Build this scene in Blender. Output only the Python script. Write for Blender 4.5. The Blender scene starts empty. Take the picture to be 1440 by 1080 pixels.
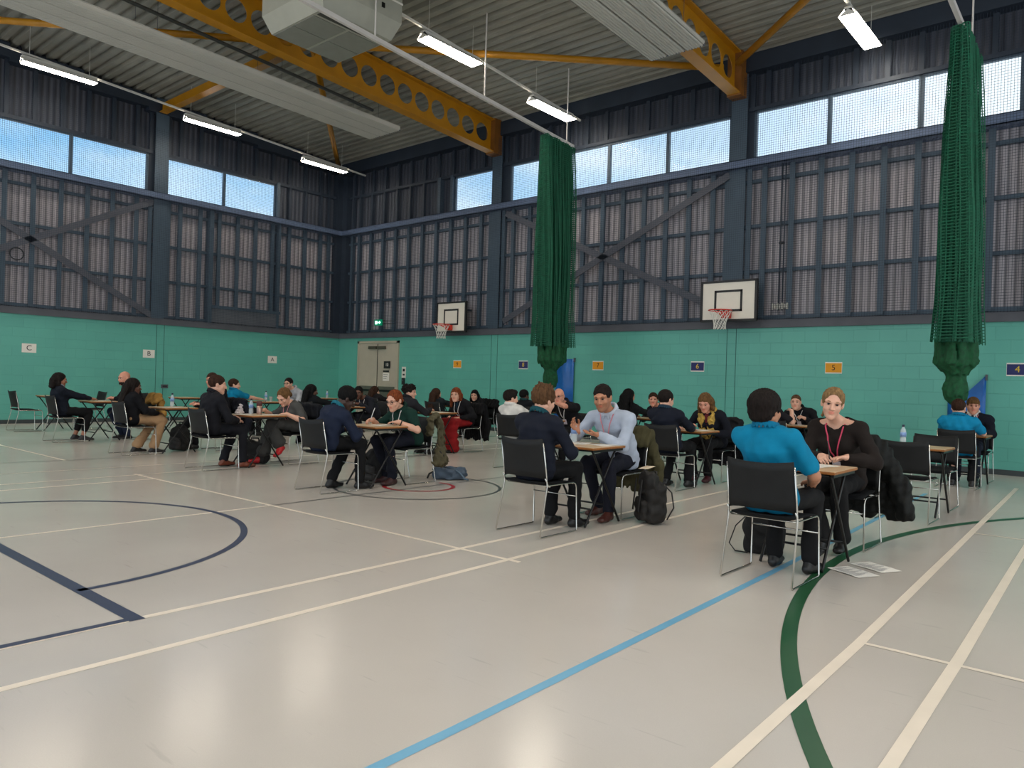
import bpy, math, random
import numpy as np
from mathutils import Vector, Matrix

RND = random.Random(11)
SC = bpy.context.scene
COL = SC.collection
PI = math.pi


def lin(c):
    out = []
    for v in c[:3]:
        v /= 255.0
        out.append(v / 12.92 if v <= 0.04045 else ((v + 0.055) / 1.055) ** 2.4)
    return (out[0], out[1], out[2], 1.0)


_mats = {}


def mat(key, rgb, rough=0.6, metal=0.0, var=0.0, vscale=6.0, bump=0.0, bscale=60.0, stretch=None, spec=0.5, emit=0.0, alpha=1.0):
    """procedural surface: base colour broken up by noise, optional bump"""
    if key in _mats:
        return _mats[key]
    m = bpy.data.materials.new(key)
    m.use_nodes = True
    nt = m.node_tree
    b = nt.nodes['Principled BSDF']
    b.inputs['Roughness'].default_value = rough
    b.inputs['Metallic'].default_value = metal
    b.inputs['Specular IOR Level'].default_value = spec
    c = lin(rgb)
    tc = nt.nodes.new('ShaderNodeTexCoord')
    mp = nt.nodes.new('ShaderNodeMapping')
    nt.links.new(tc.outputs['Object'], mp.inputs['Vector'])
    if stretch:
        mp.inputs['Scale'].default_value = stretch
    nz = nt.nodes.new('ShaderNodeTexNoise')
    nz.inputs['Scale'].default_value = vscale
    nz.inputs['Detail'].default_value = 3
    nt.links.new(mp.outputs['Vector'], nz.inputs['Vector'])
    rp = nt.nodes.new('ShaderNodeValToRGB')
    rp.color_ramp.elements[0].position = 0.3
    rp.color_ramp.elements[1].position = 0.7
    lo = [max(0, v * (1 - var)) for v in c[:3]] + [1]
    hi = [min(1, v * (1 + var)) for v in c[:3]] + [1]
    rp.color_ramp.elements[0].color = lo
    rp.color_ramp.elements[1].color = hi
    nt.links.new(nz.outputs['Fac'], rp.inputs['Fac'])
    nt.links.new(rp.outputs['Color'], b.inputs['Base Color'])
    if bump:
        n2 = nt.nodes.new('ShaderNodeTexNoise')
        n2.inputs['Scale'].default_value = bscale
        nt.links.new(mp.outputs['Vector'], n2.inputs['Vector'])
        bp = nt.nodes.new('ShaderNodeBump')
        bp.inputs['Strength'].default_value = bump
        bp.inputs['Distance'].default_value = 0.01
        nt.links.new(n2.outputs['Fac'], bp.inputs['Height'])
        nt.links.new(bp.outputs['Normal'], b.inputs['Normal'])
    if emit:
        b.inputs['Emission Color'].default_value = c
        b.inputs['Emission Strength'].default_value = emit
    _mats[key] = m
    return m


def tag(o, label=None, cat=None, group=None, kind=None):
    if label: o['label'] = label
    if cat: o['category'] = cat
    if group: o['group'] = group
    if kind: o['kind'] = kind
    return o


def empty(name, loc=(0, 0, 0), rz=0.0, **k):
    o = bpy.data.objects.new(name, None)
    COL.objects.link(o)
    o.location = loc
    o.rotation_euler = (0, 0, rz)
    o.empty_display_size = 0.05
    return tag(o, **k)


def link_mesh(name, verts, faces, mats, parent=None, smooth=False, midx=None):
    me = bpy.data.meshes.new(name)
    me.from_pydata([tuple(v) for v in verts], [], faces)
    for m in (mats if isinstance(mats, (list, tuple)) else [mats]):
        me.materials.append(m)
    if smooth:
        me.polygons.foreach_set('use_smooth', np.ones(len(me.polygons), bool))
    if midx is not None:
        me.polygons.foreach_set('material_index', np.asarray(midx, np.int32))
    me.update()
    o = bpy.data.objects.new(name, me)
    COL.objects.link(o)
    if parent: o.parent = parent
    return o


class MB:
    """collects simple solids and links them as ONE mesh object"""
    def __init__(s):
        s.v = []; s.f = []; s.mi = []; s.cur = 0

    def _add(s, vs, fs):
        n = len(s.v)
        s.v += [tuple(v) for v in vs]
        s.f += [tuple(i + n for i in f) for f in fs]
        s.mi += [s.cur] * len(fs)
        return s

    def box(s, lo, hi, R=None, c=None):
        x0, y0, z0 = lo; x1, y1, z1 = hi
        vs = [Vector(p) for p in ((x0, y0, z0), (x1, y0, z0), (x1, y1, z0), (x0, y1, z0), (x0, y0, z1), (x1, y0, z1), (x1, y1, z1), (x0, y1, z1))]
        if R is not None:
            c = Vector(c if c is not None else (0, 0, 0))
            vs = [R @ v + c for v in vs]
        return s._add(vs, [(0, 3, 2, 1), (4, 5, 6, 7), (0, 1, 5, 4), (1, 2, 6, 5), (2, 3, 7, 6), (3, 0, 4, 7)])

    def cbox(s, c, size, R=None):
        h = [v / 2 for v in size]
        return s.box((-h[0], -h[1], -h[2]), h, R or Matrix.Identity(3), c)

    def bar(s, a, b, w, t, up=(0, 0, 1)):
        """rectangular bar from a to b; w across, t along up"""
        a = Vector(a); b = Vector(b); d = (b - a); L = d.length; d.normalize()
        x = d.cross(Vector(up)).normalized(); u = x.cross(d)
        R = Matrix((x, d, u)).transposed()
        return s.box((-w / 2, 0, -t / 2), (w / 2, L, t / 2), R, a)

    def tube(s, pts, r, seg=6, closed=False, flat=None):
        pts = [Vector(p) for p in pts]
        n = len(pts)
        rs = r if isinstance(r, (list, tuple)) else [r] * n
        vs = []; fs = []
        prev = None
        for i, p in enumerate(pts):
            if closed:
                t = (pts[(i + 1) % n] - pts[i - 1])
            else:
                t = pts[min(i + 1, n - 1)] - pts[max(i - 1, 0)]
            t = t.normalized() if t.length > 1e-9 else Vector((0, 0, 1))
            if prev is None:
                ref = Vector((0, 0, 1)) if abs(t.z) < .9 else Vector((0, 1, 0))
                x = t.cross(ref).normalized()
            else:
                x = (prev - t * prev.dot(t))
                x = x.normalized() if x.length > 1e-6 else t.cross(Vector((0, 1, .2))).normalized()
            prev = x
            y = t.cross(x)
            for k in range(seg):
                a = 2 * PI * (k + .5) / seg
                vs.append(p + x * math.cos(a) * rs[i] + y * math.sin(a) * rs[i] * (flat or 1))
        m = n if closed else n - 1
        for i in range(m):
            j = (i + 1) % n
            for k in range(seg):
                l = (k + 1) % seg
                fs.append((i * seg + k, i * seg + l, j * seg + l, j * seg + k))
        if not closed:
            fs.append(tuple(range(seg))[::-1])
            fs.append(tuple((n - 1) * seg + k for k in range(seg)))
        return s._add(vs, fs)

    def lathe(s, prof, c=(0, 0, 0), seg=12):
        c = Vector(c)
        vs = []; fs = []
        for r, z in prof:
            for k in range(seg):
                a = 2 * PI * k / seg
                vs.append(c + Vector((r * math.cos(a), r * math.sin(a), z)))
        for i in range(len(prof) - 1):
            for k in range(seg):
                l = (k + 1) % seg
                fs.append((i * seg + k, i * seg + l, (i + 1) * seg + l, (i + 1) * seg + k))
        fs.append(tuple(range(seg))[::-1])
        fs.append(tuple((len(prof) - 1) * seg + k for k in range(seg)))
        return s._add(vs, fs)

    def quad(s, a, b, c, d):
        return s._add([a, b, c, d], [(0, 1, 2, 3)])

    def extrude_x(s, prof, x0, x1):
        """open profile of (y, z) swept along x"""
        n = len(prof)
        vs = [(x0, y, z) for y, z in prof] + [(x1, y, z) for y, z in prof]
        return s._add(vs, [(i, i + 1, n + i + 1, n + i) for i in range(n - 1)])

    def build(s, name, m, parent=None, smooth=False):
        return link_mesh(name, s.v, s.f, m, parent, smooth, s.mi)


def bevel(o, w, seg=2):
    md = o.modifiers.new('bevel', 'BEVEL')
    md.width = w; md.segments = seg; md.limit_method = 'ANGLE'
    return o


def kids(o):
    return [c for c in COL.objects if c.parent == o]


def copy_tree(o, parent=None):
    c = o.copy()
    COL.objects.link(c)
    if parent: c.parent = parent
    for ch in list(o.children):
        copy_tree(ch, c)
    return c


def text(body, size, m, parent=None, loc=(0, 0, 0), rot=(PI / 2, 0, 0), name='lettering', align='CENTER', ext=0.001):
    cu = bpy.data.curves.new(name, 'FONT')
    cu.body = body; cu.size = size; cu.align_x = align; cu.align_y = 'CENTER'; cu.extrude = ext
    cu.materials.append(m)
    t = bpy.data.objects.new('tmp', cu)
    COL.objects.link(t)
    me = bpy.data.meshes.new_from_object(t.evaluated_get(bpy.context.evaluated_depsgraph_get()))
    bpy.data.objects.remove(t)
    o = bpy.data.objects.new(name, me)
    COL.objects.link(o)
    o.location = loc; o.rotation_euler = rot
    if parent: o.parent = parent
    return o
# ---------- smooth solids: distance field on a grid, meshed by surface nets ----------
def V(*a):
    return np.array(a, float)


class Fld:
    def __init__(s, lo, hi, h):
        s.lo = np.array(lo, float); s.h = h
        s.n = np.ceil((np.array(hi, float) - s.lo) / h).astype(int) + 2
        s.F = np.full(s.n, 5.0, np.float32)
        s.ax = [(s.lo[i] + h * np.arange(s.n[i])).astype(np.float32) for i in range(3)]

    def put(s, fn, lo, hi, k=0.0, op='u'):
        m = k + 3 * s.h
        i0 = np.maximum(np.floor((np.asarray(lo) - m - s.lo) / s.h).astype(int), 0)
        i1 = np.minimum(np.ceil((np.asarray(hi) + m - s.lo) / s.h).astype(int) + 1, s.n)
        if (i1 <= i0).any(): return
        sl = tuple(slice(a, b) for a, b in zip(i0, i1))
        X = s.ax[0][sl[0]][:, None, None]; Y = s.ax[1][sl[1]][None, :, None]; Z = s.ax[2][sl[2]][None, None, :]
        d = fn(X, Y, Z)
        A = s.F[sl]
        if op == 'u':
            if k > 0:
                g = np.maximum(k - np.abs(A - d), 0) / k
                s.F[sl] = np.minimum(A, d) - g * g * (k * .25)
            else:
                s.F[sl] = np.minimum(A, d)
        else:
            d = -d
            if k > 0:
                g = np.maximum(k - np.abs(A - d), 0) / k
                s.F[sl] = np.maximum(A, d) + g * g * (k * .25)
            else:
                s.F[sl] = np.maximum(A, d)

    def cone(s, a, b, ra, rb, k=.02, op='u'):
        a = np.asarray(a, float); b = np.asarray(b, float); ab = b - a; L2 = max(float(ab @ ab), 1e-9)

        def fn(X, Y, Z):
            px = X - a[0]; py = Y - a[1]; pz = Z - a[2]
            t = np.clip((px * ab[0] + py * ab[1] + pz * ab[2]) / L2, 0, 1)
            return np.sqrt((px - t * ab[0]) ** 2 + (py - t * ab[1]) ** 2 + (pz - t * ab[2]) ** 2) - (ra + t * (rb - ra))
        r = max(ra, rb)
        s.put(fn, np.minimum(a, b) - r, np.maximum(a, b) + r, k, op)

    def ell(s, c, r, k=.02, op='u', R=None):
        c = np.asarray(c, float); r = np.asarray(r, float)
        R = np.eye(3) if R is None else np.asarray(R)

        def fn(X, Y, Z):
            px = X - c[0]; py = Y - c[1]; pz = Z - c[2]
            q = [(R[0, i] * px + R[1, i] * py + R[2, i] * pz) for i in range(3)]
            k0 = np.sqrt((q[0] / r[0]) ** 2 + (q[1] / r[1]) ** 2 + (q[2] / r[2]) ** 2)
            k1 = np.sqrt((q[0] / r[0] ** 2) ** 2 + (q[1] / r[1] ** 2) ** 2 + (q[2] / r[2] ** 2) ** 2)
            return k0 * (k0 - 1) / np.maximum(k1, 1e-6)
        e = np.abs(R) @ r
        s.put(fn, c - e, c + e, k, op)

    def ecap(s, a, b, wa, da, wb, db, L, k=.04, op='u'):
        """elliptic capsule: half widths w along L, half depths d across"""
        a = np.asarray(a, float); b = np.asarray(b, float); ab = b - a
        ln = math.sqrt(float(ab @ ab)); u = ab / max(ln, 1e-6)
        Lx = np.asarray(L, float); Lx = Lx - u * (Lx @ u); Lx = Lx / np.linalg.norm(Lx)
        D = np.cross(u, Lx)

        def fn(X, Y, Z):
            px = X - a[0]; py = Y - a[1]; pz = Z - a[2]
            h = px * u[0] + py * u[1] + pz * u[2]
            t = np.clip(h / ln, 0, 1)
            over = h - t * ln
            w = wa + t * (wb - wa); d = da + t * (db - da)
            x = px * Lx[0] + py * Lx[1] + pz * Lx[2]
            y = px * D[0] + py * D[1] + pz * D[2]
            return (np.sqrt((x / w) ** 2 + (y / d) ** 2 + (over / d) ** 2) - 1) * np.minimum(w, d)
        r = max(wa, wb, da, db)
        s.put(fn, np.minimum(a, b) - r, np.maximum(a, b) + r, k, op)

    def rbox(s, c, hs, r=.02, k=.0, op='u', R=None):
        c = np.asarray(c, float); hs = np.asarray(hs, float)
        R = np.eye(3) if R is None else np.asarray(R)

        def fn(X, Y, Z):
            px = X - c[0]; py = Y - c[1]; pz = Z - c[2]
            q = [np.abs(R[0, i] * px + R[1, i] * py + R[2, i] * pz) - (hs[i] - r) for i in range(3)]
            o = np.sqrt(sum(np.maximum(v, 0) ** 2 for v in q))
            return o + np.minimum(np.maximum(np.maximum(q[0], q[1]), q[2]), 0) - r
        e = np.abs(R) @ hs
        s.put(fn, c - e, c + e, k, op)

    def wrinkle(s, amp, scale, seed=0, stretch=(1, 1, 1)):
        rg = np.random.RandomState(seed)
        X, Y, Z = s.ax[0][:, None, None], s.ax[1][None, :, None], s.ax[2][None, None, :]
        acc = 0
        for i in range(4):
            w = rg.normal(size=3); w = w / np.linalg.norm(w) * (2 * PI / scale) * (0.7 + .7 * rg.rand()) * np.array(stretch)
            acc = acc + np.sin(X * w[0] + Y * w[1] + Z * w[2] + rg.rand() * 6.3).astype(np.float32)
        s.F += np.float32(amp * .5) * acc

    def above(s, z):
        s.F = np.maximum(s.F, (z - s.ax[2])[None, None, :])

    def below(s, z):
        s.F = np.maximum(s.F, (s.ax[2] - z)[None, None, :])

    def at(s, p):
        q = (np.asarray(p, float) - s.lo) / s.h
        i = np.clip(np.round(q).astype(int), 0, s.n - 1)
        return float(s.F[tuple(i)])

    def push(s, p, d, clear=.006, step=.004, most=60):
        p = np.array(p, float); d = np.asarray(d, float)
        for _ in range(most):
            if s.at(p) > clear: break
            p = p + d * step
        return p

    def drape(s, p, d, clear=.006, step=.004, back=50, most=100):
        """slide p against d until just outside the surface"""
        p = np.array(p, float) + np.asarray(d) * step * back
        for _ in range(most):
            if s.at(p - np.asarray(d) * step) < clear: break
            p = p - np.asarray(d) * step
        return p

    def nets(s):
        F = s.F; S = F < 0
        n = F.shape
        cnt = np.zeros((n[0] - 1, n[1] - 1, n[2] - 1), np.uint8)
        offs = [(i, j, k) for i in (0, 1) for j in (0, 1) for k in (0, 1)]
        for i, j, k in offs:
            cnt += S[i:n[0] - 1 + i, j:n[1] - 1 + j, k:n[2] - 1 + k]
        act = (cnt > 0) & (cnt < 8)
        ids = np.argwhere(act)
        idx = np.full(act.shape, -1, np.int32)
        idx[act] = np.arange(len(ids))
        vals = np.stack([F[ids[:, 0] + i, ids[:, 1] + j, ids[:, 2] + k] for i, j, k in offs], 1)
        acc = np.zeros((len(ids), 3)); num = np.zeros(len(ids))
        for a in range(8):
            for b in range(a + 1, 8):
                oa, ob = np.array(offs[a]), np.array(offs[b])
                if np.abs(oa - ob).sum() != 1: continue
                va, vb = vals[:, a], vals[:, b]
                m = (va < 0) != (vb < 0)
                t = np.where(m, va / np.where(m, va - vb, 1), 0)
                acc += np.where(m[:, None], oa + t[:, None] * (ob - oa), 0)
                num += m
        P = s.lo + s.h * (ids + acc / np.maximum(num, 1)[:, None])
        quads = []
        for ax in range(3):
            o1, o2 = (ax + 1) % 3, (ax + 2) % 3
            sa = [slice(None)] * 3; sb = [slice(None)] * 3
            sa[ax] = slice(0, n[ax] - 1); sb[ax] = slice(1, n[ax])
            ch = S[tuple(sa)] != S[tuple(sb)]
            E = np.argwhere(ch)
            E = E[(E[:, o1] > 0) & (E[:, o2] > 0) & (E[:, o1] < n[o1] - 1) & (E[:, o2] < n[o2] - 1)]
            if not len(E): continue
            ins = S[E[:, 0], E[:, 1], E[:, 2]]
            def cell(d1, d2):
                c = E.copy(); c[:, o1] -= d1; c[:, o2] -= d2
                return idx[c[:, 0], c[:, 1], c[:, 2]]
            q = np.stack([cell(1, 1), cell(0, 1), cell(0, 0), cell(1, 0)], 1)
            q[~ins] = q[~ins][:, ::-1]
            quads.append(q)
        return P, np.concatenate(quads) if quads else np.zeros((0, 4), int)

    def build(s, name, mats, parent=None, choose=None):
        P, Q = s.nets()
        Q = Q[(Q >= 0).all(1)]
        me = bpy.data.meshes.new(name)
        me.vertices.add(len(P)); me.vertices.foreach_set('co', P.astype(np.float32).ravel())
        me.loops.add(len(Q) * 4); me.loops.foreach_set('vertex_index', Q.astype(np.int32).ravel())
        me.polygons.add(len(Q)); me.polygons.foreach_set('loop_start', np.arange(0, len(Q) * 4, 4, dtype=np.int32))
        me.polygons.foreach_set('use_smooth', np.ones(len(Q), bool))
        for m in (mats if isinstance(mats, (list, tuple)) else [mats]): me.materials.append(m)
        if choose is not None and len(Q):
            me.polygons.foreach_set('material_index', choose(P[Q].mean(1)).astype(np.int32))
        me.update(calc_edges=True)
        o = bpy.data.objects.new(name, me)
        COL.objects.link(o)
        if parent: o.parent = parent
        return o
WORLD_STRENGTH = 1.5
LAMP_EMIT = 51.0
# ---------- materials of the hall ----------
YR, XL = 14.77, -20.0
SLOPE = 0.058
def roof_z(y): return 8.2 + SLOPE * (YR - y)

STEEL = mat('painted_steel', (66, 84, 100), .5, .1, .12, 2.0)
STEEL_D = mat('dark_painted_steel', (36, 46, 60), .55, .1, .12, 2.0)
STEEL_L = mat('sill_steel', (92, 108, 138), .45, .1, .1, 2.0)
COPE = mat('grey_coping', (78, 80, 88), .6, 0, .12, 3.0)
YELLOW = mat('yellow_paint', (176, 120, 6), .45, 0, .1, 3.0)
YELL_END = mat('brown_primer', (120, 74, 18), .6, 0, .15, 4.0)
WHITE = mat('white_enamel', (225, 222, 212), .4, 0, .04, 4.0)
GREYP = mat('grey_enamel', (190, 188, 178), .45, 0, .05, 4.0)
BLACKP = mat('black_plastic', (26, 27, 29), .55, 0, .15, 20.0)
BLACKM = mat('black_metal', (14, 14, 15), .4, .2, .1, 20.0)
CHROME = mat('chrome', (205, 205, 205), .18, 1.0, .04, 8.0)
TEAL_D = mat('teal_joint', (38, 92, 86), .7)
SKIRT = mat('dark_skirting', (52, 60, 62), .5, 0, .1, 4.0)


def block_material():
    m = bpy.data.materials.new('painted_blockwork'); m.use_nodes = True
    nt = m.node_tree; b = nt.nodes['Principled BSDF']; b.inputs['Roughness'].default_value = .42
    N = nt.nodes.new; Lk = nt.links.new
    tc = N('ShaderNodeTexCoord'); sx = N('ShaderNodeSeparateXYZ'); Lk(tc.outputs['Object'], sx.inputs[0])
    ad = N('ShaderNodeMath'); ad.operation = 'ADD'; Lk(sx.outputs['X'], ad.inputs[0]); Lk(sx.outputs['Y'], ad.inputs[1])
    cb = N('ShaderNodeCombineXYZ'); Lk(ad.outputs[0], cb.inputs[0]); Lk(sx.outputs['Z'], cb.inputs[1])
    br = N('ShaderNodeTexBrick')
    br.inputs['Scale'].default_value = 1.0
    br.inputs['Brick Width'].default_value = .45; br.inputs['Row Height'].default_value = .225
    br.inputs['Mortar Size'].default_value = .005; br.inputs['Mortar Smooth'].default_value = .35; br.inputs['Bias'].default_value = 0
    br.inputs['Color1'].default_value = lin((92, 172, 158)); br.inputs['Color2'].default_value = lin((95, 176, 161)); br.inputs['Mortar'].default_value = lin((89, 168, 154))
    Lk(cb.outputs[0], br.inputs['Vector'])
    nz = N('ShaderNodeTexNoise'); nz.inputs['Scale'].default_value = 1.1; nz.inputs['Detail'].default_value = 4; Lk(tc.outputs['Object'], nz.inputs['Vector'])
    rp = N('ShaderNodeValToRGB'); rp.color_ramp.elements[0].color = (.82, .82, .82, 1); rp.color_ramp.elements[1].color = (1.06, 1.06, 1.06, 1)
    Lk(nz.outputs['Fac'], rp.inputs[0])
    mx = N('ShaderNodeMixRGB'); mx.blend_type = 'MULTIPLY'; mx.inputs[0].default_value = 1
    Lk(br.outputs['Color'], mx.inputs[1]); Lk(rp.outputs[0], mx.inputs[2]); Lk(mx.outputs[0], b.inputs['Base Color'])
    iv = N('ShaderNodeMath'); iv.operation = 'SUBTRACT'; iv.inputs[0].default_value = 1; Lk(br.outputs['Fac'], iv.inputs[1])
    n2 = N('ShaderNodeTexNoise'); n2.inputs['Scale'].default_value = 40; Lk(tc.outputs['Object'], n2.inputs['Vector'])
    a2 = N('ShaderNodeMath'); a2.operation = 'MULTIPLY_ADD'; a2.inputs[1].default_value = .12; Lk(n2.outputs['Fac'], a2.inputs[0]); Lk(iv.outputs[0], a2.inputs[2])
    bp = N('ShaderNodeBump'); bp.inputs['Strength'].default_value = .55; bp.inputs['Distance'].default_value = .01
    Lk(a2.outputs[0], bp.inputs['Height']); Lk(bp.outputs['Normal'], b.inputs['Normal'])
    return m


def cladding_material(name, rgb, along):
    """profiled sheet: narrow ribs, perforated lighter faces"""
    m = bpy.data.materials.new(name); m.use_nodes = True
    nt = m.node_tree; b = nt.nodes['Principled BSDF']; b.inputs['Roughness'].default_value = .6
    N = nt.nodes.new; Lk = nt.links.new
    tc = N('ShaderNodeTexCoord'); wv = N('ShaderNodeTexWave'); wv.wave_type = 'BANDS'; wv.bands_direction = along
    wv.inputs['Scale'].default_value = 2.2; wv.inputs['Distortion'].default_value = .3
    Lk(tc.outputs['Object'], wv.inputs['Vector'])
    nz = N('ShaderNodeTexNoise'); nz.inputs['Scale'].default_value = 1.6; Lk(tc.outputs['Object'], nz.inputs['Vector'])
    rp = N('ShaderNodeValToRGB'); c = lin(rgb)
    rp.color_ramp.elements[0].position = .12; rp.color_ramp.elements[1].position = .4
    rp.color_ramp.elements[0].color = [v * .5 for v in c[:3]] + [1]; rp.color_ramp.elements[1].color = c
    Lk(wv.outputs['Fac'], rp.inputs[0])
    r2 = N('ShaderNodeValToRGB'); r2.color_ramp.elements[0].color = (.75, .76, .8, 1); r2.color_ramp.elements[1].color = (1.1, 1.06, 1.04, 1)
    Lk(nz.outputs['Fac'], r2.inputs[0])
    mx = N('ShaderNodeMixRGB'); mx.blend_type = 'MULTIPLY'; mx.inputs[0].default_value = 1
    Lk(rp.outputs[0], mx.inputs[1]); Lk(r2.outputs[0], mx.inputs[2]); Lk(mx.outputs[0], b.inputs['Base Color'])
    bp = N('ShaderNodeBump'); bp.inputs['Strength'].default_value = .6; bp.inputs['Distance'].default_value = .03
    Lk(wv.outputs['Fac'], bp.inputs['Height']); Lk(bp.outputs['Normal'], b.inputs['Normal'])
    return m


def floor_material():
    m = bpy.data.materials.new('sports_vinyl'); m.use_nodes = True
    nt = m.node_tree; b = nt.nodes['Principled BSDF']
    N = nt.nodes.new; Lk = nt.links.new
    tc = N('ShaderNodeTexCoord')
    n1 = N('ShaderNodeTexNoise'); n1.inputs['Scale'].default_value = .8; n1.inputs['Detail'].default_value = 5; Lk(tc.outputs['Object'], n1.inputs['Vector'])
    rp = N('ShaderNodeValToRGB'); rp.color_ramp.elements[0].position = .3; rp.color_ramp.elements[1].position = .7
    rp.color_ramp.elements[0].color = lin((198, 190, 181)); rp.color_ramp.elements[1].color = lin((206, 198, 189)); Lk(n1.outputs['Fac'], rp.inputs[0])
    # scuffs: thin stretched noise
    mp = N('ShaderNodeMapping'); mp.inputs['Scale'].default_value = (3, 26, 1); mp.inputs['Rotation'].default_value = (0, 0, .7); Lk(tc.outputs['Object'], mp.inputs['Vector'])
    n2 = N('ShaderNodeTexNoise'); n2.inputs['Scale'].default_value = 1.0; n2.inputs['Detail'].default_value = 2; Lk(mp.outputs[0], n2.inputs['Vector'])
    r2 = N('ShaderNodeValToRGB'); r2.color_ramp.elements[0].position = .25; r2.color_ramp.elements[1].position = .33
    r2.color_ramp.elements[0].color = (.9, .9, .9, 1); r2.color_ramp.elements[1].color = (1, 1, 1, 1); Lk(n2.outputs['Fac'], r2.inputs[0])
    n3 = N('ShaderNodeTexNoise'); n3.inputs['Scale'].default_value = 220; Lk(tc.outputs['Object'], n3.inputs['Vector'])
    r3 = N('ShaderNodeValToRGB'); r3.color_ramp.elements[0].color = (.93, .93, .93, 1); r3.color_ramp.elements[1].color = (1.05, 1.05, 1.05, 1); Lk(n3.outputs['Fac'], r3.inputs[0])
    mx = N('ShaderNodeMixRGB'); mx.blend_type = 'MULTIPLY'; mx.inputs[0].default_value = 1; Lk(rp.outputs[0], mx.inputs[1]); Lk(r2.outputs[0], mx.inputs[2])
    m2 = N('ShaderNodeMixRGB'); m2.blend_type = 'MULTIPLY'; m2.inputs[0].default_value = 1; Lk(mx.outputs[0], m2.inputs[1]); Lk(r3.outputs[0], m2.inputs[2])
    Lk(m2.outputs[0], b.inputs['Base Color'])
    r4 = N('ShaderNodeMapRange'); r4.inputs['To Min'].default_value = .16; r4.inputs['To Max'].default_value = .25; Lk(n1.outputs['Fac'], r4.inputs[0]); Lk(r4.outputs[0], b.inputs['Roughness'])
    b.inputs['Specular IOR Level'].default_value = .5
    return m


def glass_material():
    m = bpy.data.materials.new('window_glass'); m.use_nodes = True
    nt = m.node_tree; N = nt.nodes.new; Lk = nt.links.new
    out = nt.nodes['Material Output']
    tr = N('ShaderNodeBsdfTransparent'); tr.inputs[0].default_value = (.93, .96, .98, 1)
    gl = N('ShaderNodeBsdfGlossy'); gl.inputs['Roughness'].default_value = .05
    fr = N('ShaderNodeFresnel'); fr.inputs[0].default_value = 1.1
    mx = N('ShaderNodeMixShader'); Lk(fr.outputs[0], mx.inputs[0]); Lk(tr.outputs[0], mx.inputs[1]); Lk(gl.outputs[0], mx.inputs[2]); Lk(mx.outputs[0], out.inputs[0])
    return m


BLOCK = block_material()
GLASS = glass_material()
CLAD_R = cladding_material('perforated_sheet_right', (190, 185, 191), 'X')
CLAD_L = cladding_material('perforated_sheet_left', (188, 182, 188), 'Y')
CLAD_DR = cladding_material('dark_sheet_right', (66, 70, 82), 'X')
CLAD_DL = cladding_material('dark_sheet_left', (66, 70, 82), 'Y')

X1, Y0 = 5.0, -4.0     # how far the hall is built towards and past the camera

# ---------- floor and its painted lines ----------
floor = MB().box((XL - .4, Y0, -.15), (X1, YR + .4, 0)).build('floor', floor_material()); tag(floor, kind='structure')


def line_mat(k, rgb): return mat(k, rgb, .35, 0, .04, 5.0)
CREAM, NAVY, SKYB, GREEN, RED, DARK = [line_mat('line_' + k, c) for k, c in (('cream', (240, 226, 208)), ('navy', (52, 62, 88)), ('light_blue', (112, 174, 206)), ('green', (34, 84, 52)), ('red', (168, 26, 40)), ('grey', (66, 70, 70)))]


def line(pts, w, m, z, closed=False):
    b = MB(); n = len(pts); L = []
    for i in range(n):
        a = Vector(pts[i - 1] if (i > 0 or closed) else pts[i]); c = Vector(pts[(i + 1) % n] if (i < n - 1 or closed) else pts[i])
        t = (c - a).normalized(); L.append(Vector((-t.y, t.x)) * w / 2)
    rng = range(n if closed else n - 1)
    for i in rng:
        j = (i + 1) % n; p, q = Vector(pts[i]), Vector(pts[j])
        a, c, d, e = p - L[i], q - L[j], q + L[j], p + L[i]
        b.quad((a.x, a.y, z), (c.x, c.y, z), (d.x, d.y, z), (e.x, e.y, z))
    return tag(b.build('court_line', m, floor), kind='structure')


def arc(cx, cy, r, a0, a1, n=40): return [(cx + r * math.cos(math.radians(a0 + (a1 - a0) * i / n)), cy + r * math.sin(math.radians(a0 + (a1 - a0) * i / n))) for i in range(n + 1)]
line([(-3.98, Y0), (-4.06, 13.8)], .05, CREAM, .0012)
line([(-3.42, Y0), (-3.66, 13.8)], .05, CREAM, .0012)
line([(-9.7, 4.09), (-3.42, 4.16)], .04, CREAM, .0016)
line([(-6.6, -2), (-6.62, 4.12)], .04, CREAM, .0012)
line([(-6.62, 4.12), (-6.76, 13.5)], .03, DARK, .0012)
line([(-9.6, -1), (-9.65, 12.5)], .04, CREAM, .0012)
line([(-9.15, -1), (-9.15, 4.1)], .04, CREAM, .0012)
line([(-17.5, 3.92), (-11.7, 3.97)], .04, CREAM, .0016)
line([(-12.4, -1), (-11.7, 3.97), (-11.5, 12)], .03, DARK, .0012)
line([(-10.6, 2), (-10.5, 4.6), (-10.4, 12)], .03, CREAM, .0012)
line([(-9.5, 1.715), (-3.98, 1.715)], .08, NAVY, .002)
line([(-4.02, 1.75), (-4.02, -2)], .05, NAVY, .0024)
line(arc(-6.58, 1.7, 1.83, 0, 180), .055, NAVY, .002)
line([(-1.9, Y0), (-1.93, 2.0), (-2.0, 5.3), (-2.17, 11)], .05, SKYB, .0016)
line(arc(5.56, 6.32, 7.35, 128, 232, 80), .08, GREEN, .002)
line([(-.98, Y0), (-1.1, 4.1), (-1.37, 12.8)], .055, CREAM, .0028)
line([(-.55, Y0), (-.67, 4.28), (-.8, 9.5)], .055, CREAM, .0028)
line([(-1.11, 4.15), (3, 4.1)], .035, CREAM, .0024)
line([(-1.22, 8.24), (3, 8.1)], .03, CREAM, .0024)
line(arc(-6.72, 6.2, .42, -160, 100, 30), .05, RED, .002)
line(arc(-6.72, 6.18, 1.0, -180, 180, 60)[:-1], .035, DARK, .0022, closed=True)

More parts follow.
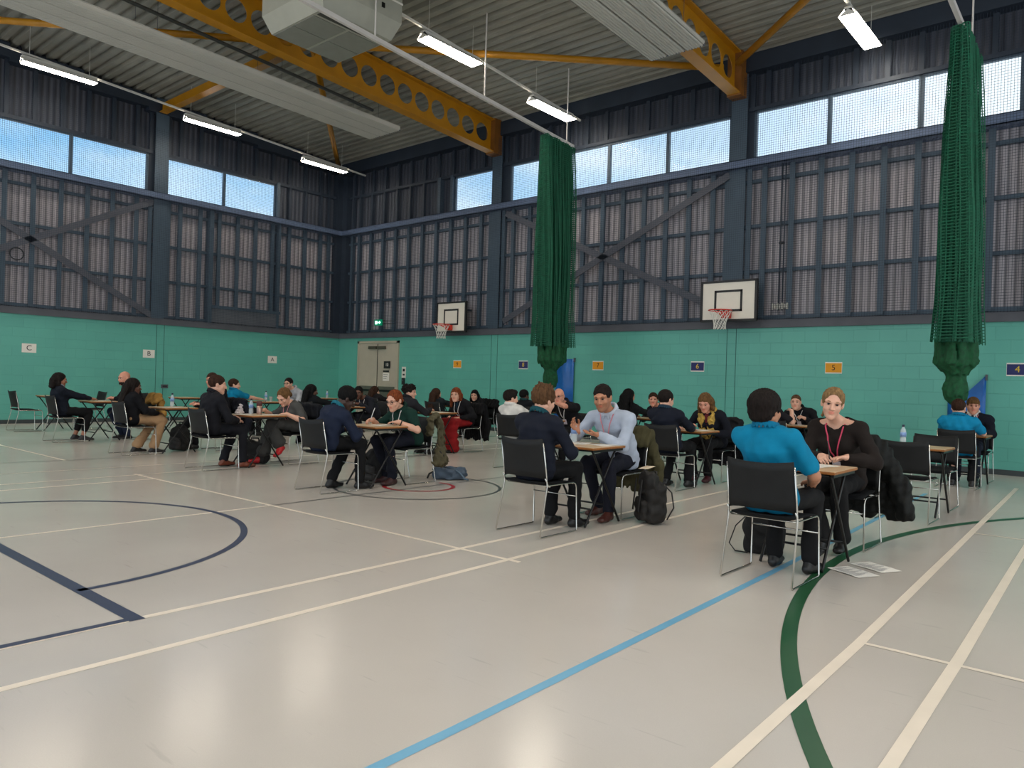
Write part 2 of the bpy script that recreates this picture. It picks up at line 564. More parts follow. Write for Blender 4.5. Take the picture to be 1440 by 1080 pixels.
# ---------- lower block walls ----------
WALL_TOP = 2.555
wr = MB().box((XL - .3, YR, 0), (X1, YR + .3, WALL_TOP)).build('wall_right', BLOCK); tag(wr, kind='structure')
wl = MB().box((XL - .3, Y0, 0), (XL, YR, WALL_TOP)).build('wall_left', BLOCK); tag(wl, kind='structure')
for px in (-13.34, -13.12, -6.7, -6.5, .05, .25):
    MB().box((px - .006, YR - .004, .1), (px + .006, YR + .01, WALL_TOP)).build('joint', TEAL_D, wr)
for py in (8.9, 9.1, 3.0, 3.2):
    MB().box((XL - .01, py - .006, .1), (XL + .004, py + .006, WALL_TOP)).build('joint', TEAL_D, wl)
tag(MB().box((XL, YR - .015, 0), (-18.98, YR, .09)).box((-17.04, YR - .015, 0), (X1, YR, .09)).build('baseboard_right', SKIRT), kind='structure')
tag(MB().box((XL, Y0, 0), (XL + .015, YR - .016, .09)).build('baseboard_left', SKIRT), kind='structure')
tag(MB().box((XL, YR - .06, WALL_TOP), (X1, YR + .25, 2.72)).build('coping', COPE, wr), kind='structure')
tag(MB().box((XL - .25, Y0, WALL_TOP), (XL + .06, YR - .06, 2.72)).build('coping', COPE, wl), kind='structure')

# ---------- upper framed walls ----------
SILL0, SILL1, WTOP = 5.85, 6.03, 7.05


def upper_wall(kind):
    """kind 'R': runs along x at y=YR; kind 'L': runs along y at x=XL. q is the running coordinate, d the depth outwards"""
    R = kind == 'R'
    par = wr if R else wl

    def box(b, q0, q1, d0, d1, z0, z1):
        if R: b.box((q0, YR + d0, z0), (q1, YR + d1, z1))
        else: b.box((XL - d1, q0, z0), (XL - d0, q1, z1))
        return b
    qa, qb = (XL, X1) if R else (Y0, YR)
    top = 8.15 if R else None
    ztop = (lambda q: 8.15) if R else (lambda q: roof_z(q) - .02)
    # cladding sheets: lower, and above the windows
    st = lambda b, n, m: tag(b.build(n, m, par), kind='structure')
    st(box(MB(), qa - .3, qb + .3, .2, .24, 2.72, SILL0), 'lower_cladding', CLAD_R if R else CLAD_L)
    b = MB()
    if R:
        box(b, qa - .3, qb, .2, .24, WTOP + .08, 8.36)
    else:
        n = 12
        for i in range(n):
            q0 = qa + (qb - qa) * i / n; q1 = qa + (qb - qa) * (i + 1) / n
            box(b, q0, q1, .2, .24, WTOP + .08, roof_z(q0) + .14)
    st(b, 'upper_cladding', CLAD_DR if R else CLAD_DL)
    # bays
    cols = [-13.3, -6.57, .16] if R else [3.03, 8.9]
    for c in cols:
        w = .17
        zc = ztop(c)
        bb = box(MB(), c - w, c + w, -.02, .0, 2.72, zc); box(bb, c - w, c + w, .22, .24, 2.72, zc); box(bb, c - .02, c + .02, 0, .22, 2.72, zc)
        st(bb, 'column', STEEL)
    st(box(MB(), qa - .02, qa + .22, -.02, .24, 2.72, 8.15) if R else box(MB(), YR - .24, YR - .03, -.02, .24, 2.72, 8.1), 'column', STEEL_D)
    # long members
    bb = box(MB(), qa, qb, -.12, .2, SILL1 - .02, SILL1); box(bb, qa, qb, -.12, -.1, SILL0, SILL1); box(bb, qa, qb, -.12, .2, SILL0, SILL0 + .02)
    st(bb, 'sill_beam', STEEL_L)
    bb = MB()
    for z in (2.78, 3.73, 4.67, 5.6):
        box(bb, qa, qb, .1, .18, z - .036, z + .036)
    st(bb, 'rail', STEEL)
    st(box(MB(), qa, qb, .06, .2, WTOP, WTOP + .08), 'window_head', STEEL_D)
    bb = MB()
    if R:
        box(bb, qa, qb, -.1, .2, 7.82, 8.18)
    else:
        for i in range(12):
            q0 = qa + (qb - qa) * i / 12; q1 = qa + (qb - qa) * (i + 1) / 12
            box(bb, q0, q1, -.06, .2, roof_z(q1) - .35, roof_z(q1) - .03)
    st(bb, 'eaves_beam', STEEL_D)
    # studs
    lows = []; ups = []
    edges = [qa + .22] + cols + [qb]
    if not R: edges = [qa] + cols + [YR - .24]
    for a, c in zip(edges[:-1], edges[1:]):
        n = max(1, int(round((c - a) / .585)))
        for i in range(n + 1):
            q = a + (c - a) * i / n
            if i == 0: q += .24
            if i == n: q -= .24
            lows.append(q)
    for q in lows:
        st(box(box(MB(), q - .052, q + .052, .03, .045, 2.75, SILL0), q - .012, q + .012, .045, .16, 2.75, SILL0), 'stud', STEEL)
        st(box(MB(), q - .042, q + .042, .08, .15, WTOP + .05, ztop(q) - .03), 'stud', STEEL_D)
    return box, st, par, lows


boxR, stR, parR, lowsR = upper_wall('R')
boxL, stL, parL, lowsL = upper_wall('L')

# blank corners beside the windows: dark sheet and studs from sill to head
stR(boxR(MB(), XL - .3, -15.05, .19, .23, SILL1, WTOP + .1), 'corner_cladding', CLAD_DR)
stL(boxL(MB(), 12.42, YR, .19, .23, SILL1, WTOP + .1), 'corner_cladding', CLAD_DL)
for q in [q for q in lowsR if q < -15.2]:
    stR(boxR(MB(), q - .03, q + .03, .05, .15, SILL1, WTOP + .05), 'stud', STEEL_D)
for q in [q for q in lowsL if q > 12.7]:
    stL(boxL(MB(), q - .03, q + .03, .05, .15, SILL1, WTOP + .05), 'stud', STEEL_D)
for q in (-15.55, -15.05):
    stR(boxR(MB(), q - .05, q + .05, .02, .18, SILL1, WTOP + .05), 'stud', STEEL)
stL(boxL(MB(), 12.37, 12.47, .02, .18, SILL1, WTOP + .05), 'stud', STEEL)

# windows: clerestory panes between the columns
wn = [0]


def window(R, q0, q1, mull):
    wn[0] += 1
    w = empty('window_%d' % wn[0], kind='structure')
    box = boxR if R else boxL
    b = MB()
    for z in (SILL1, WTOP - .04): box(b, q0, q1, .1, .17, z, z + .04)
    for q in [q0 + .02, q1 - .02]: box(b, q - .025, q + .025, .1, .17, SILL1, WTOP)
    for q in mull: box(b, q - .035, q + .035, .09, .17, SILL1, WTOP)
    tag(b.build('window_frame', STEEL, w), kind='structure')
    tag(box(MB(), q0, q1, .13, .138, SILL1, WTOP).build('window_pane', GLASS, w), kind='structure')


window(True, -15.0, -13.47, [])
window(True, -12.92, -6.78, [-11.4, -9.84, -8.28])
window(True, -6.28, -3.2, [-4.79])
window(True, -3.2, -.02, [-1.68])
window(True, .34, X1, [1.9, 3.4])
window(False, 3.2, 8.6, [5.1, 6.76])
window(False, 9.09, 12.38, [10.73])
window(False, Y0, 2.85, [-2.2, -.5, 1.2])
for q0, q1 in ((-13.47, -12.92), (-6.78, -6.28), (-.02, .34)): stR(boxR(MB(), q0, q1, .12, .16, SILL1, WTOP + .1), 'blank_panel', STEEL_D)
for q0, q1 in ((8.6, 9.09), (2.85, 3.2)): stL(boxL(MB(), q0, q1, .12, .16, SILL1, WTOP + .1), 'blank_panel', STEEL_D)

# diagonal wind braces across two bays
BRACE = mat('brace_steel', (86, 88, 98), .5, .1, .1, 3.0)
for a, c in (((-12.95, 2.9), (-6.75, 5.78)), ((-12.95, 5.75), (-6.75, 2.9))):
    stR(MB().bar((a[0], YR - .005, a[1]), (c[0], YR - .005, c[1]), .02, .15), 'wind_brace', BRACE)
for a, c in (((3.2, 2.92), (8.72, 5.78)), ((3.2, 5.8), (8.75, 2.78))):
    stL(MB().bar((XL + .005, a[0], a[1]), (XL + .005, c[0], c[1]), .02, .15), 'wind_brace', BRACE)
# low infill panel in the left wall
stL(boxL(MB(), 10.4, 12.5, .0, .03, 2.74, 3.14), 'infill_panel', mat('infill_panel', (92, 96, 104), .5, 0, .1, 3))
bb = boxL(MB(), 10.34, 12.56, -.03, .05, 3.14, 3.22); boxL(bb, 10.28, 10.4, -.02, .2, 2.72, 5.85); boxL(bb, 12.44, 12.52, -.02, .2, 2.72, 5.85)
stL(bb, 'panel_frame', STEEL)

# ---------- roof deck ----------
prof = []
y = YR + .05; P_, Dp = .25, .085
while y > Y0:
    for dy, dz in ((0, 0), (.115, 0), (.14, Dp), (.225, Dp)):
        prof.append((y - dy, roof_z(y - dy) + dz))
    y -= P_
DECK = mat('roof_deck', (146, 144, 134), .55, .1, .1, 2.0)
b = MB().extrude_x(prof, XL - .3, X1)
b.box((XL - .3, Y0, 9.6), (X1, YR + .3, 9.7))
ceiling = b.build('ceiling', DECK); tag(ceiling, kind='structure')

# yellow cellular roof beams
def roof_beam(x, yend, hole0, pitch):
    w = .012; depth = .86
    top, bot = -.02, -depth
    g = bpy.data.objects.new('roof_beam', None); COL.objects.link(g); tag(g, kind='structure')
    b = MB(); r = .222; mid = -.44; nseg = 20
    y1 = yend
    pos = []
    yy = hole0
    while yy > Y0 + .5:
        pos.append(yy); yy -= pitch
    P = lambda yv, t, sx: (x + sx, yv, roof_z(yv) + t)
    for sx in (-w / 2, w / 2):
        for c in pos:
            L, Rr = c - pitch / 2, c + pitch / 2
            inner = []; outer = []
            for k in range(nseg):
                a = 2 * PI * k / nseg
                ca, sa = math.cos(a), math.sin(a)
                inner.append((c + r * ca, mid + r * sa))
                hx, hz = pitch / 2, (top - mid if sa > 0 else mid - bot)
                t = min(hx / abs(ca) if abs(ca) > 1e-6 else 1e9, hz / abs(sa) if abs(sa) > 1e-6 else 1e9)
                outer.append((c + t * ca, mid + t * sa))
            for k in range(nseg):
                l = (k + 1) % nseg
                q = [P(*inner[k], sx), P(*outer[k], sx), P(*outer[l], sx), P(*inner[l], sx)]
                b.quad(*q)
            # square off the corners of the cell
            for ca_, sa_ in ((L, bot), (Rr, bot), (L, top), (Rr, top)):
                pts = sorted(outer, key=lambda o: abs(o[0] - ca_) + abs(o[1] - sa_))[:2]
                b._add([P(*pts[0], sx), P(*pts[1], sx), P(ca_, sa_, sx)], [(0, 1, 2)])
        e = pos[0] + pitch / 2
        b.quad(P(e, bot, sx), P(y1, bot, sx), P(y1, top, sx), P(e, top, sx))
    for c in pos:
        for k in range(nseg):
            a0, a1 = 2 * PI * k / nseg, 2 * PI * (k + 1) / nseg
            f = lambda a, sx: P(c + r * math.cos(a), mid + r * math.sin(a), sx)
            b.quad(f(a0, -w / 2), f(a0, w / 2), f(a1, w / 2), f(a1, -w / 2))
    tag(b.build('web', YELLOW, g), kind='structure')
    for t0, t1 in ((bot - .02, bot + .005), (top - .03, top)):
        b = MB(); n = 8
        fw = .13
        vs = [P(Y0, t0, -fw), P(Y0, t0, fw), P(y1, t0, fw), P(y1, t0, -fw), P(Y0, t1, -fw), P(Y0, t1, fw), P(y1, t1, fw), P(y1, t1, -fw)]
        b._add(vs, [(0, 3, 2, 1), (4, 5, 6, 7), (0, 1, 5, 4), (1, 2, 6, 5), (2, 3, 7, 6), (3, 0, 4, 7)])
        tag(b.build('flange', YELLOW, g), kind='structure')
    tag(MB().box((x - .15, y1 - .02, roof_z(y1) - depth - .05), (x + .15, y1 + .28, roof_z(y1))).build('end_plate', YELL_END, g), kind='structure')
    return g


for x in (-13.3, -6.57, .16): roof_beam(x, 14.47, 14.12, .53)
# tubular roof braces
def brace(a, c, r=.07):
    o = MB().tube([a, c], r, 10).build('roof_brace', YELLOW, None, True); tag(o, kind='structure'); return o
rz = lambda yv: roof_z(yv) - .36
N0 = (-13.3, 8.9)
for a, c in (((-6.75, 14.3), (-13.15, 9.05)), ((-19.8, 14.45), (-13.45, 9.05)), ((-19.9, 3.1), (-13.45, 8.8)), ((-6.4, 14.25), (-.05, 9.1)), ((-6.75, 3.2), (-13.15, 8.75))):
    brace((a[0], a[1], rz(a[1])), (c[0], c[1], rz(c[1])))
bb = MB().box((-19.95, 8.86, rz(8.9) - .02), (-13.4, 8.90, rz(8.9) + .22)); bb.box((-19.95, 8.78, rz(8.9) - .04), (-13.4, 8.98, rz(8.9) - .02))
tag(bb.build('roof_strut', YELLOW), kind='structure')

# ---------- double door ----------
door = empty('door_1', (-18.01, YR, 0), kind='structure')
DOORM = mat('door_paint', (176, 168, 152), .45, 0, .05, 3.0); DFR = mat('door_frame_paint', (176, 168, 150), .45, 0, .05, 3); PLATE = mat('kick_plate', (150, 148, 140), .3, .7, .06, 5)
tag(MB().box((-.97, -.05, 0), (-.9, .05, 2.45)).box((.9, -.05, 0), (.97, .05, 2.45)).box((-.97, -.05, 2.38), (.97, .05, 2.45)).build('door_frame', DFR, door), kind='structure')
for sx in (-1, 1):
    x0, x1 = (-.895, -.006) if sx < 0 else (.006, .895)
    leaf = tag(MB().box((x0, -.035, .01), (x1, .01, 2.37)).build('door_leaf', DOORM, door), kind='structure')
    MB().box((x0 + .06, -.042, .62), (x1 - .06, -.034, 1.06)).build('push_plate', mat('push_plate', (110, 108, 98), .4, .4, .1, 5), leaf)
    MB().box((x0 + .1, -.075, .9), (x1 - .1, -.042, .96)).build('handle', BLACKM, leaf)
    MB().box((x0 + (.02 if sx > 0 else .5), -.09, 2.2), (x1 - (.5 if sx > 0 else .02), -.035, 2.29)).build('door_closer', mat('closer', (96, 92, 80), .4, .5), leaf)
MB().box((.0, -.045, .02), (.02, -.036, 2.36)).build('meeting_stile', BLACKM, door)

# ---------- world and camera ----------
w = bpy.data.worlds.new('sky'); SC.world = w; w.use_nodes = True
nt = w.node_tree; N = nt.nodes.new; Lk = nt.links.new
bg = nt.nodes['Background']
tc = N('ShaderNodeTexCoord'); sp = N('ShaderNodeSeparateXYZ'); Lk(tc.outputs['Generated'], sp.inputs[0])
rp = N('ShaderNodeValToRGB')
for e, (p, c) in zip(rp.color_ramp.elements, ((0.0, (226, 236, 243)), (.6, (84, 146, 208)))): e.position = p; e.color = lin(c)
el = rp.color_ramp.elements.new(.22); el.color = lin((140, 190, 230))
Lk(sp.outputs['Z'], rp.inputs[0])
mp = N('ShaderNodeMapping'); mp.inputs['Scale'].default_value = (3.2, 3.2, 9); Lk(tc.outputs['Generated'], mp.inputs[0])
nz = N('ShaderNodeTexNoise'); nz.inputs['Scale'].default_value = 1.3; nz.inputs['Detail'].default_value = 7; nz.inputs['Roughness'].default_value = .55; Lk(mp.outputs[0], nz.inputs['Vector'])
cr = N('ShaderNodeValToRGB'); cr.color_ramp.elements[0].position = .4; cr.color_ramp.elements[1].position = .68; cr.color_ramp.elements[1].color = (.6, .6, .6, 1); Lk(nz.outputs['Fac'], cr.inputs[0])
ad = N('ShaderNodeMath'); ad.operation = 'MULTIPLY_ADD'; Lk(sp.outputs['X'], ad.inputs[0]); ad.inputs[1].default_value = 1.1; Lk(cr.outputs[0], ad.inputs[2])
ml = N('ShaderNodeMath'); ml.operation = 'ADD'; ml.use_clamp = True; ml.inputs[1].default_value = .92; Lk(ad.outputs[0], ml.inputs[0])
mx = N('ShaderNodeMixRGB'); Lk(ml.outputs[0], mx.inputs[0]); Lk(rp.outputs[0], mx.inputs[1]); mx.inputs[2].default_value = lin((238, 246, 250))
Lk(mx.outputs[0], bg.inputs['Color']); bg.inputs['Strength'].default_value = WORLD_STRENGTH

cam = bpy.data.cameras.new('camera'); co = bpy.data.objects.new('camera', cam); COL.objects.link(co)
yaw, pitch, roll, f = .705303806, -.00212523968, .0296811184, 1046.78310
F_ = Vector((-math.sin(yaw) * math.cos(pitch), math.cos(yaw) * math.cos(pitch), math.sin(pitch)))
R0 = Vector((math.cos(yaw), math.sin(yaw), 0)); U0 = R0.cross(F_)
R_ = R0 * math.cos(roll) + U0 * math.sin(roll); U_ = -R0 * math.sin(roll) + U0 * math.cos(roll)
co.matrix_world = Matrix(((R_.x, U_.x, -F_.x, 0), (R_.y, U_.y, -F_.y, 0), (R_.z, U_.z, -F_.z, 1.3), (0, 0, 0, 1)))
cam.sensor_width = 36; cam.sensor_fit = 'HORIZONTAL'; cam.lens = f * 36 / 1440; cam.clip_start = .05; cam.clip_end = 200
SC.camera = co
SC.view_settings.view_transform = 'Standard'
# ---------- protective netting hung in front of the upper walls ----------
NETD = mat('dark_netting', (34, 46, 62), .8, 0, .1, 3)


def wall_net(kind, lab):
    b = MB(); c = .046; wv, wh = .0056, .0056
    if kind == 'R':
        y = YR - .16
        for i in range(int((X1 - XL) / c)):
            x = XL + .15 + i * c
            b.quad((x, y, 2.7), (x + wv, y, 2.7), (x + wv, y, 7.75), (x, y, 7.75))
        for j in range(int(5.05 / c)):
            z = 2.7 + j * c
            b.quad((XL + .15, y + .001, z), (X1, y + .001, z), (X1, y + .001, z + wh), (XL + .15, y + .001, z + wh))
    else:
        x = XL + .16
        for i in range(int((YR - .2 - Y0) / c)):
            y = Y0 + i * c
            b.quad((x, y, 2.7), (x, y + wv, 2.7), (x, y + wv, 7.7), (x, y, 7.7))
        for j in range(int(5.0 / c)):
            z = 2.7 + j * c
            b.quad((x - .001, Y0, z), (x - .001, YR - .2, z), (x - .001, YR - .2, z + wh), (x - .001, Y0, z + wh))
    o = b.build('protective_netting', NETD)
    return tag(o, lab, 'netting')


wall_net('R', 'fine dark protective netting stretched over the upper wall with the basketball hoops')
wall_net('L', 'fine dark protective netting stretched over the upper wall above the A, B and C papers')

# ---------- strip lights ----------
LAMP = mat('lamp_diffuser', (255, 244, 226), .4, emit=LAMP_EMIT)
HOUS = mat('lamp_housing', (205, 203, 196), .45, 0, .04, 4)


def strip_light(label, x, y, z, w=.26, group=None):
    t = empty('strip_light', (x, y, z), label=label, cat='light', group=group)
    L = .75
    b = MB()
    for sx in (-1, 1):   # sloping reflector wings
        b._add([(0, -L, .1), (sx * .06, -L, .1), (sx * w / 2, -L, .0), (sx * w / 2, L, .0), (sx * .06, L, .1), (0, L, .1)], [(0, 1, 4, 5), (1, 2, 3, 4)])
        b._add([(sx * .0, -L, .1), (sx * w / 2, -L, 0), (0, -L, 0)], [(0, 1, 2)]); b._add([(0, L, .1), (sx * w / 2, L, 0), (0, L, 0)], [(0, 1, 2)])
    b.box((-.06, -L, .1), (.06, L, .14))
    b.build('housing', HOUS, t)
    for sx in (-1, 1):
        d = MB().box((min(sx * .008, sx * (w / 2 - .01)), -L + .02, -.012), (max(sx * .008, sx * (w / 2 - .01)), L - .02, .004)).build('diffuser', LAMP, t)
    MB().box((-.008, -L, -.015), (.008, L, .004)).build('divider', HOUS, t)
    for yy in (-.6, .6):
        MB().tube([(0, yy, .14), (0, yy, roof_z(y + yy) - z)], .005, 5).build('suspension_rod', HOUS, t)
    return t


rowL, rowM, rowR = -18.55, -10.45, -3.9
def zl(row, y): return {rowL: 7.93, rowM: 7.98, rowR: 8.02}[row] - .056 * (y - 5)
for row, y, lab in ((rowL, 5.97, 'long strip light over the left wall, nearest the camera end'), (rowL, 9.55, 'long strip light above the left wall window pair, middle of its row'), (rowL, 13.0, 'long strip light in the dark far corner of the hall'),
                    (rowM, 10.15, 'bright twin strip light beside the square ceiling unit'), (rowM, 13.4, 'bright twin strip light above the first green divider net'), (rowR, 13.6, 'bright twin strip light near the yellow brace, right of the last roof beam')):
    strip_light(lab, row, y, zl(row, y), .22 if row == rowL else .3)
for row in (rowL, rowM, rowR, 2.6):  # lamps out of view, added along the rows to light the hall
    for y in (6.4, 2.9, -.6):
        if (row == rowL and y > 3) or (row == rowM and y > 6): continue
        zz = 7.98 - .056 * (y - 5)
        strip_light('unseen twin strip light added to light the near half of the hall', row, y, zz, .3, 'unseen strip lights added over the near half of the hall')
for row, lab in ((rowL, 'thin pale cable trunking linking the strip lights along the left wall'), (rowM, 'thin grey cable trunking linking the two middle strip lights'), (rowR, 'thin grey cable trunking holding the rightmost strip light')):
    o = MB().bar((row, Y0, zl(row, Y0) + .16), (row, 14.5, zl(row, 14.5) + .16), .05, .04).build('cable_trunking', HOUS); tag(o, lab, 'trunking')

# ---------- radiant panels ----------
PAN = mat('radiant_panel_white', (182, 180, 172), .5, 0, .04, 2)
def panel(label, x0, x1, y1, z1, SLOPE):
    t = empty('radiant_panel', ((x0 + x1) / 2, y1, z1), label=label, cat='heater')
    w = x1 - x0; n = 3; pr = []
    b = MB(); bw = w / n
    for i in range(n):
        a = -w / 2 + i * bw
        for j in range(6):
            c = a + .02 + j * (bw - .04) / 6; d = c + (bw - .04) / 6
            pr += [(c, 0), (c + .012, -.014), (d - .012, -.014), (d, 0)]
        pr += [(d + .002, .07), (a + bw + .018, .07)]
    L = y1 - Y0
    vs = [(px, 0, pz) for px, pz in pr] + [(px, -L, pz + SLOPE * L) for px, pz in pr]
    n2 = len(pr)
    b._add(vs, [(i, i + 1, n2 + i + 1, n2 + i) for i in range(n2 - 1)])
    b._add([(-w / 2, 0, .09), (w / 2, 0, .09), (w / 2, -L, .09 + SLOPE * L), (-w / 2, -L, .09 + SLOPE * L), (-w / 2, 0, 0), (w / 2, 0, 0), (w / 2, -L, SLOPE * L), (-w / 2, -L, SLOPE * L)], [(0, 1, 2, 3), (0, 3, 7, 4), (1, 5, 6, 2), (0, 4, 5, 1)])
    b.build('panel', PAN, t)
    b = MB().box((-w / 2 + .03, -.004, .02), (w / 2 - .03, .012, .032))
    for i in range(14): b.box((-w / 2 + .05 + i * w / 14, -.015, -.012), (-w / 2 + .08 + i * w / 14, .02, .03))
    b.build('end_strip', COPE, t)
    for k in range(4):
        for px in (-w / 2 + .1, w / 2 - .1):
            yy = -.6 - k * 2.6
            MB().tube([(px, yy, .09 - SLOPE * yy), (px, yy, roof_z(y1 + yy) - z1)], .004, 4).build('suspension_wire', COPE, t)
    return t


panel('long pale ribbed radiant heating panel hanging left of the left roof beam', -15.11, -13.94, 11.9, 7.35, .02)
panel('pale ribbed radiant heating panel under the right roof beam', -7.14, -6.05, 12.05, 7.33, .034)
o = MB().tube([(-13.7, Y0, roof_z(Y0) - 1.0), (-13.62, 10.8, roof_z(10.8) - 1.0)], .035, 8).build('dark_pipe', mat('dark_pipe_paint', (52, 54, 52), .5, .1, .1, 4), None, True); tag(o, 'dark straight pipe slung under the left yellow roof beam', 'pipe')

# ---------- ceiling ventilation unit ----------
def vent():
    x0, x1, y0, y1 = -11.62, -10.12, 6.98, 8.38; zb = 7.17
    cx, cy = (x0 + x1) / 2, (y0 + y1) / 2; hx, hy = (x1 - x0) / 2, (y1 - y0) / 2
    t = empty('ventilation_unit', (cx, cy, zb), label='square white ceiling ventilation unit with four grille panels underneath', cat='ventilation unit')
    b = MB()
    e = .12
    lo = [(-hx, -hy, 0), (hx, -hy, 0), (hx, hy, 0), (-hx, hy, 0)]
    m1 = [(-hx - e, -hy - e, .3), (hx + e, -hy - e, .3), (hx + e, hy + e, .3), (-hx - e, hy + e, .3)]
    hi = [(p[0], p[1], 1.1) for p in m1]
    b._add(lo + m1 + hi, [(3, 2, 1, 0)] + [(i, (i + 1) % 4, 4 + (i + 1) % 4, 4 + i) for i in range(4)] + [(4 + i, 4 + (i + 1) % 4, 8 + (i + 1) % 4, 8 + i) for i in range(4)])
    b.build('casing', mat('casing_grey', (160, 160, 148), .5, 0, .06, 3), t)
    GR = mat('vent_grille', (128, 130, 122), .6, 0, .06, 5)
    for i in (0, 1):
        for j in (0, 1):
            MB().box((-hx + .03 + i * (hx - .16), -hy + .03 + j * hy, -.012), (-hx + .01 + (i + 1) * (hx - .16), -hy - .0 + (j + 1) * hy - .03, -.002)).build('grille_panel', GR, t)
    MB().box((hx - .24, -hy + .05, -.012), (hx - .1, hy - .05, -.003)).build('air_slot', mat('vent_slot', (62, 62, 58), .6), t)
    for k in (-.4, 0, .4):
        MB().box((hx + e, k - .03, .42), (hx + e + .02, k + .03, .5)).build('catch', BLACKM, t)
    MB().box((-hx - e - .01, -hy - e - .01, .62), (hx + e + .01, hy + e + .01, .65)).build('casing_band', WHITE, t)


vent()

# ---------- divider nets and their rails ----------
NETG = mat('green_netting', (0, 84, 58), .75, 0, .25, 14)
NETGD = mat('green_netting_bundle', (4, 74, 40), .8, 0, .35, 18)


def divider_net(label, x, rail_y, ys, zt, zbag, wbot, seed):
    """threads gathered into folds: verticals follow the folds, short cross threads join them"""
    rd = random.Random(seed)
    rw = mat('net_rail_paint', (205, 200, 196), .45, 0, .05, 4)
    rail = empty('net_rail', (x, rail_y, zt), label=label[1], cat='rail')
    MB().bar((0, 0, 0), (0, Y0 - rail_y, -SLOPE * (Y0 - rail_y)), .06, .07).build('track', rw, rail)
    for k in range(6):
        yy = -.25 - k * 2.7
        MB().tube([(0, yy, -SLOPE * yy), (0, yy, roof_z(rail_y + yy) - zt)], .014, 6).build('hanger_rod', rw, rail)
    b = MB(); nv = 210
    ya, yb = ys
    levels = 34
    cols = []
    for i in range(nv):
        u = i / (nv - 1)
        fold = math.sin(i * .83) * .5 + math.sin(i * .37 + 1) * .3
        ph = rd.random() * 6.3
        col = []
        ztop = zt - .08 - SLOPE * ((ya + (yb - ya) * u) - rail_y)
        for j in range(levels):
            v = j / (levels - 1)
            z = ztop + (zbag + .38 - ztop) * v
            wid = .07 + (wbot / 2 - .07) * min(1, .35 + v * 1.1)
            yy = ya + (yb - ya) * u
            sp = (.84 + .16 * (1 - v))
            yc = (ya + yb) / 2
            yy = yc + (yy - yc) * sp
            px = x + fold * wid + .012 * math.sin(ph + v * 9)
            if v > .86:   # loose skirt over the tie
                k = (v - .86) / .14
                px = x + (px - x) * (1 + .12 * k); yy = yc + (yy - yc) * (1 + .1 * k)
            col.append((px, yy + .01 * math.sin(ph * 2 + v * 7), z))
        cols.append(col)
    t = .0064
    for i, col in enumerate(cols):
        for j in range(levels - 1):
            p, q = col[j], col[j + 1]
            b.quad((p[0] - t, p[1] - t, p[2]), (p[0] + t, p[1] + t, p[2]), (q[0] + t, q[1] + t, q[2]), (q[0] - t, q[1] - t, q[2]))
    for i in range(nv - 1):
        for j in range(0, levels - 1):
            for s in (0.0, .33, .66):
                p = [a + (c - a) * s for a, c in zip(cols[i][j], cols[i][j + 1])]; q = [a + (c - a) * s for a, c in zip(cols[i + 1][j], cols[i + 1][j + 1])]
                b.quad((p[0], p[1], p[2] - t), (q[0], q[1], q[2] - t), (q[0], q[1], q[2] + t), (p[0], p[1], p[2] + t))
    net = b.build('divider_net', NETG); tag(net, label[0], 'net')
    # knotted bundle under the skirt
    yc = (ya + yb) / 2
    f = Fld((x - .6, yc - .6, zbag - .75), (x + .6, yc + .6, zbag + .75), .022)
    for k in range(18):
        a = k * 2.4; r = wbot * .42 * math.sqrt((k + .5) / 18)
        px, py = x + math.cos(a) * r, yc + math.sin(a) * r * 1.1
        f.cone((px, py, zbag + .42), (x + (px - x) * .9, yc + (py - yc) * .9, zbag + .1), .05, .075, .02)
        f.cone((x + (px - x) * .9, yc + (py - yc) * .9, zbag + .1), (x + (px - x) * .25, yc + (py - yc) * .25, zbag - .12), .07, .05, .03)
    f.ell((x, yc, zbag - .31), (.165, .165, .24), .05)
    f.wrinkle(.014, .08, seed, (1.7, 1.7, .22))
    f.build('net_bundle', NETGD, net)
    return net


divider_net(('green divider net hanging gathered in the middle, left of the paper 7', 'pale net track crossing below the ceiling unit to the first green net'), -9.9, 13.5, (12.4, 13.42), 6.62, 1.72, .7, 3)
divider_net(('green divider net hanging gathered at the right, beside the paper 4', 'pale net track at the top right carrying the second green net'), -2.16, 13.45, (12.15, 13.38), 6.62, 1.7, .62, 8)

# blue vinyl net pockets on the wall
BLUEV = mat('blue_vinyl', (14, 92, 168), .38, 0, .15, 5, .3, 9)
def net_pocket(label, x, w, z0, z1, flip):
    t = empty('net_pocket', (x, YR, 0), label=label, cat='net cover')
    b = MB(); n = 9
    vs = []; fs = []
    for i in range(n + 1):
        u = i / n; px = -w / 2 + w * u
        d = -.04 - .07 * math.sin(u * PI) - .015 * math.sin(u * 14)
        zt = z1 if not flip else z1 - .02
        zt -= (.32 * (1 - abs(2 * u - 1))) if not flip else .3 * max(0, 1 - 2.2 * u)
        vs += [(px, d, z0), (px, d, (z0 + zt) / 2), (px, d * .8, zt)]
    for i in range(n):
        for j in (0, 1): fs.append((i * 3 + j, i * 3 + 3 + j, i * 3 + 4 + j, i * 3 + 1 + j))
    b._add(vs, fs); o = b.build('vinyl_sheet', BLUEV, t, True)
    md = o.modifiers.new('thick', 'SOLIDIFY'); md.thickness = .008
    b = MB().box((-w / 2, -.06, z0 - .06), (w / 2, -.003, z0)); b.build('hem', BLUEV, t)
    for sx in (-1, 1): MB().box((sx * w / 2 - .015, -.05, z1 - .09), (sx * w / 2 + .015, -.002, z1 + .01)).build('wall_bracket', COPE, t)


net_pocket('blue vinyl net pocket on the teal wall left of the orange 7', -10.86, .56, .55, 1.93, True)
net_pocket('blue vinyl net pocket on the teal wall left of the navy 4', -2.33, .56, .6, 1.66, False)

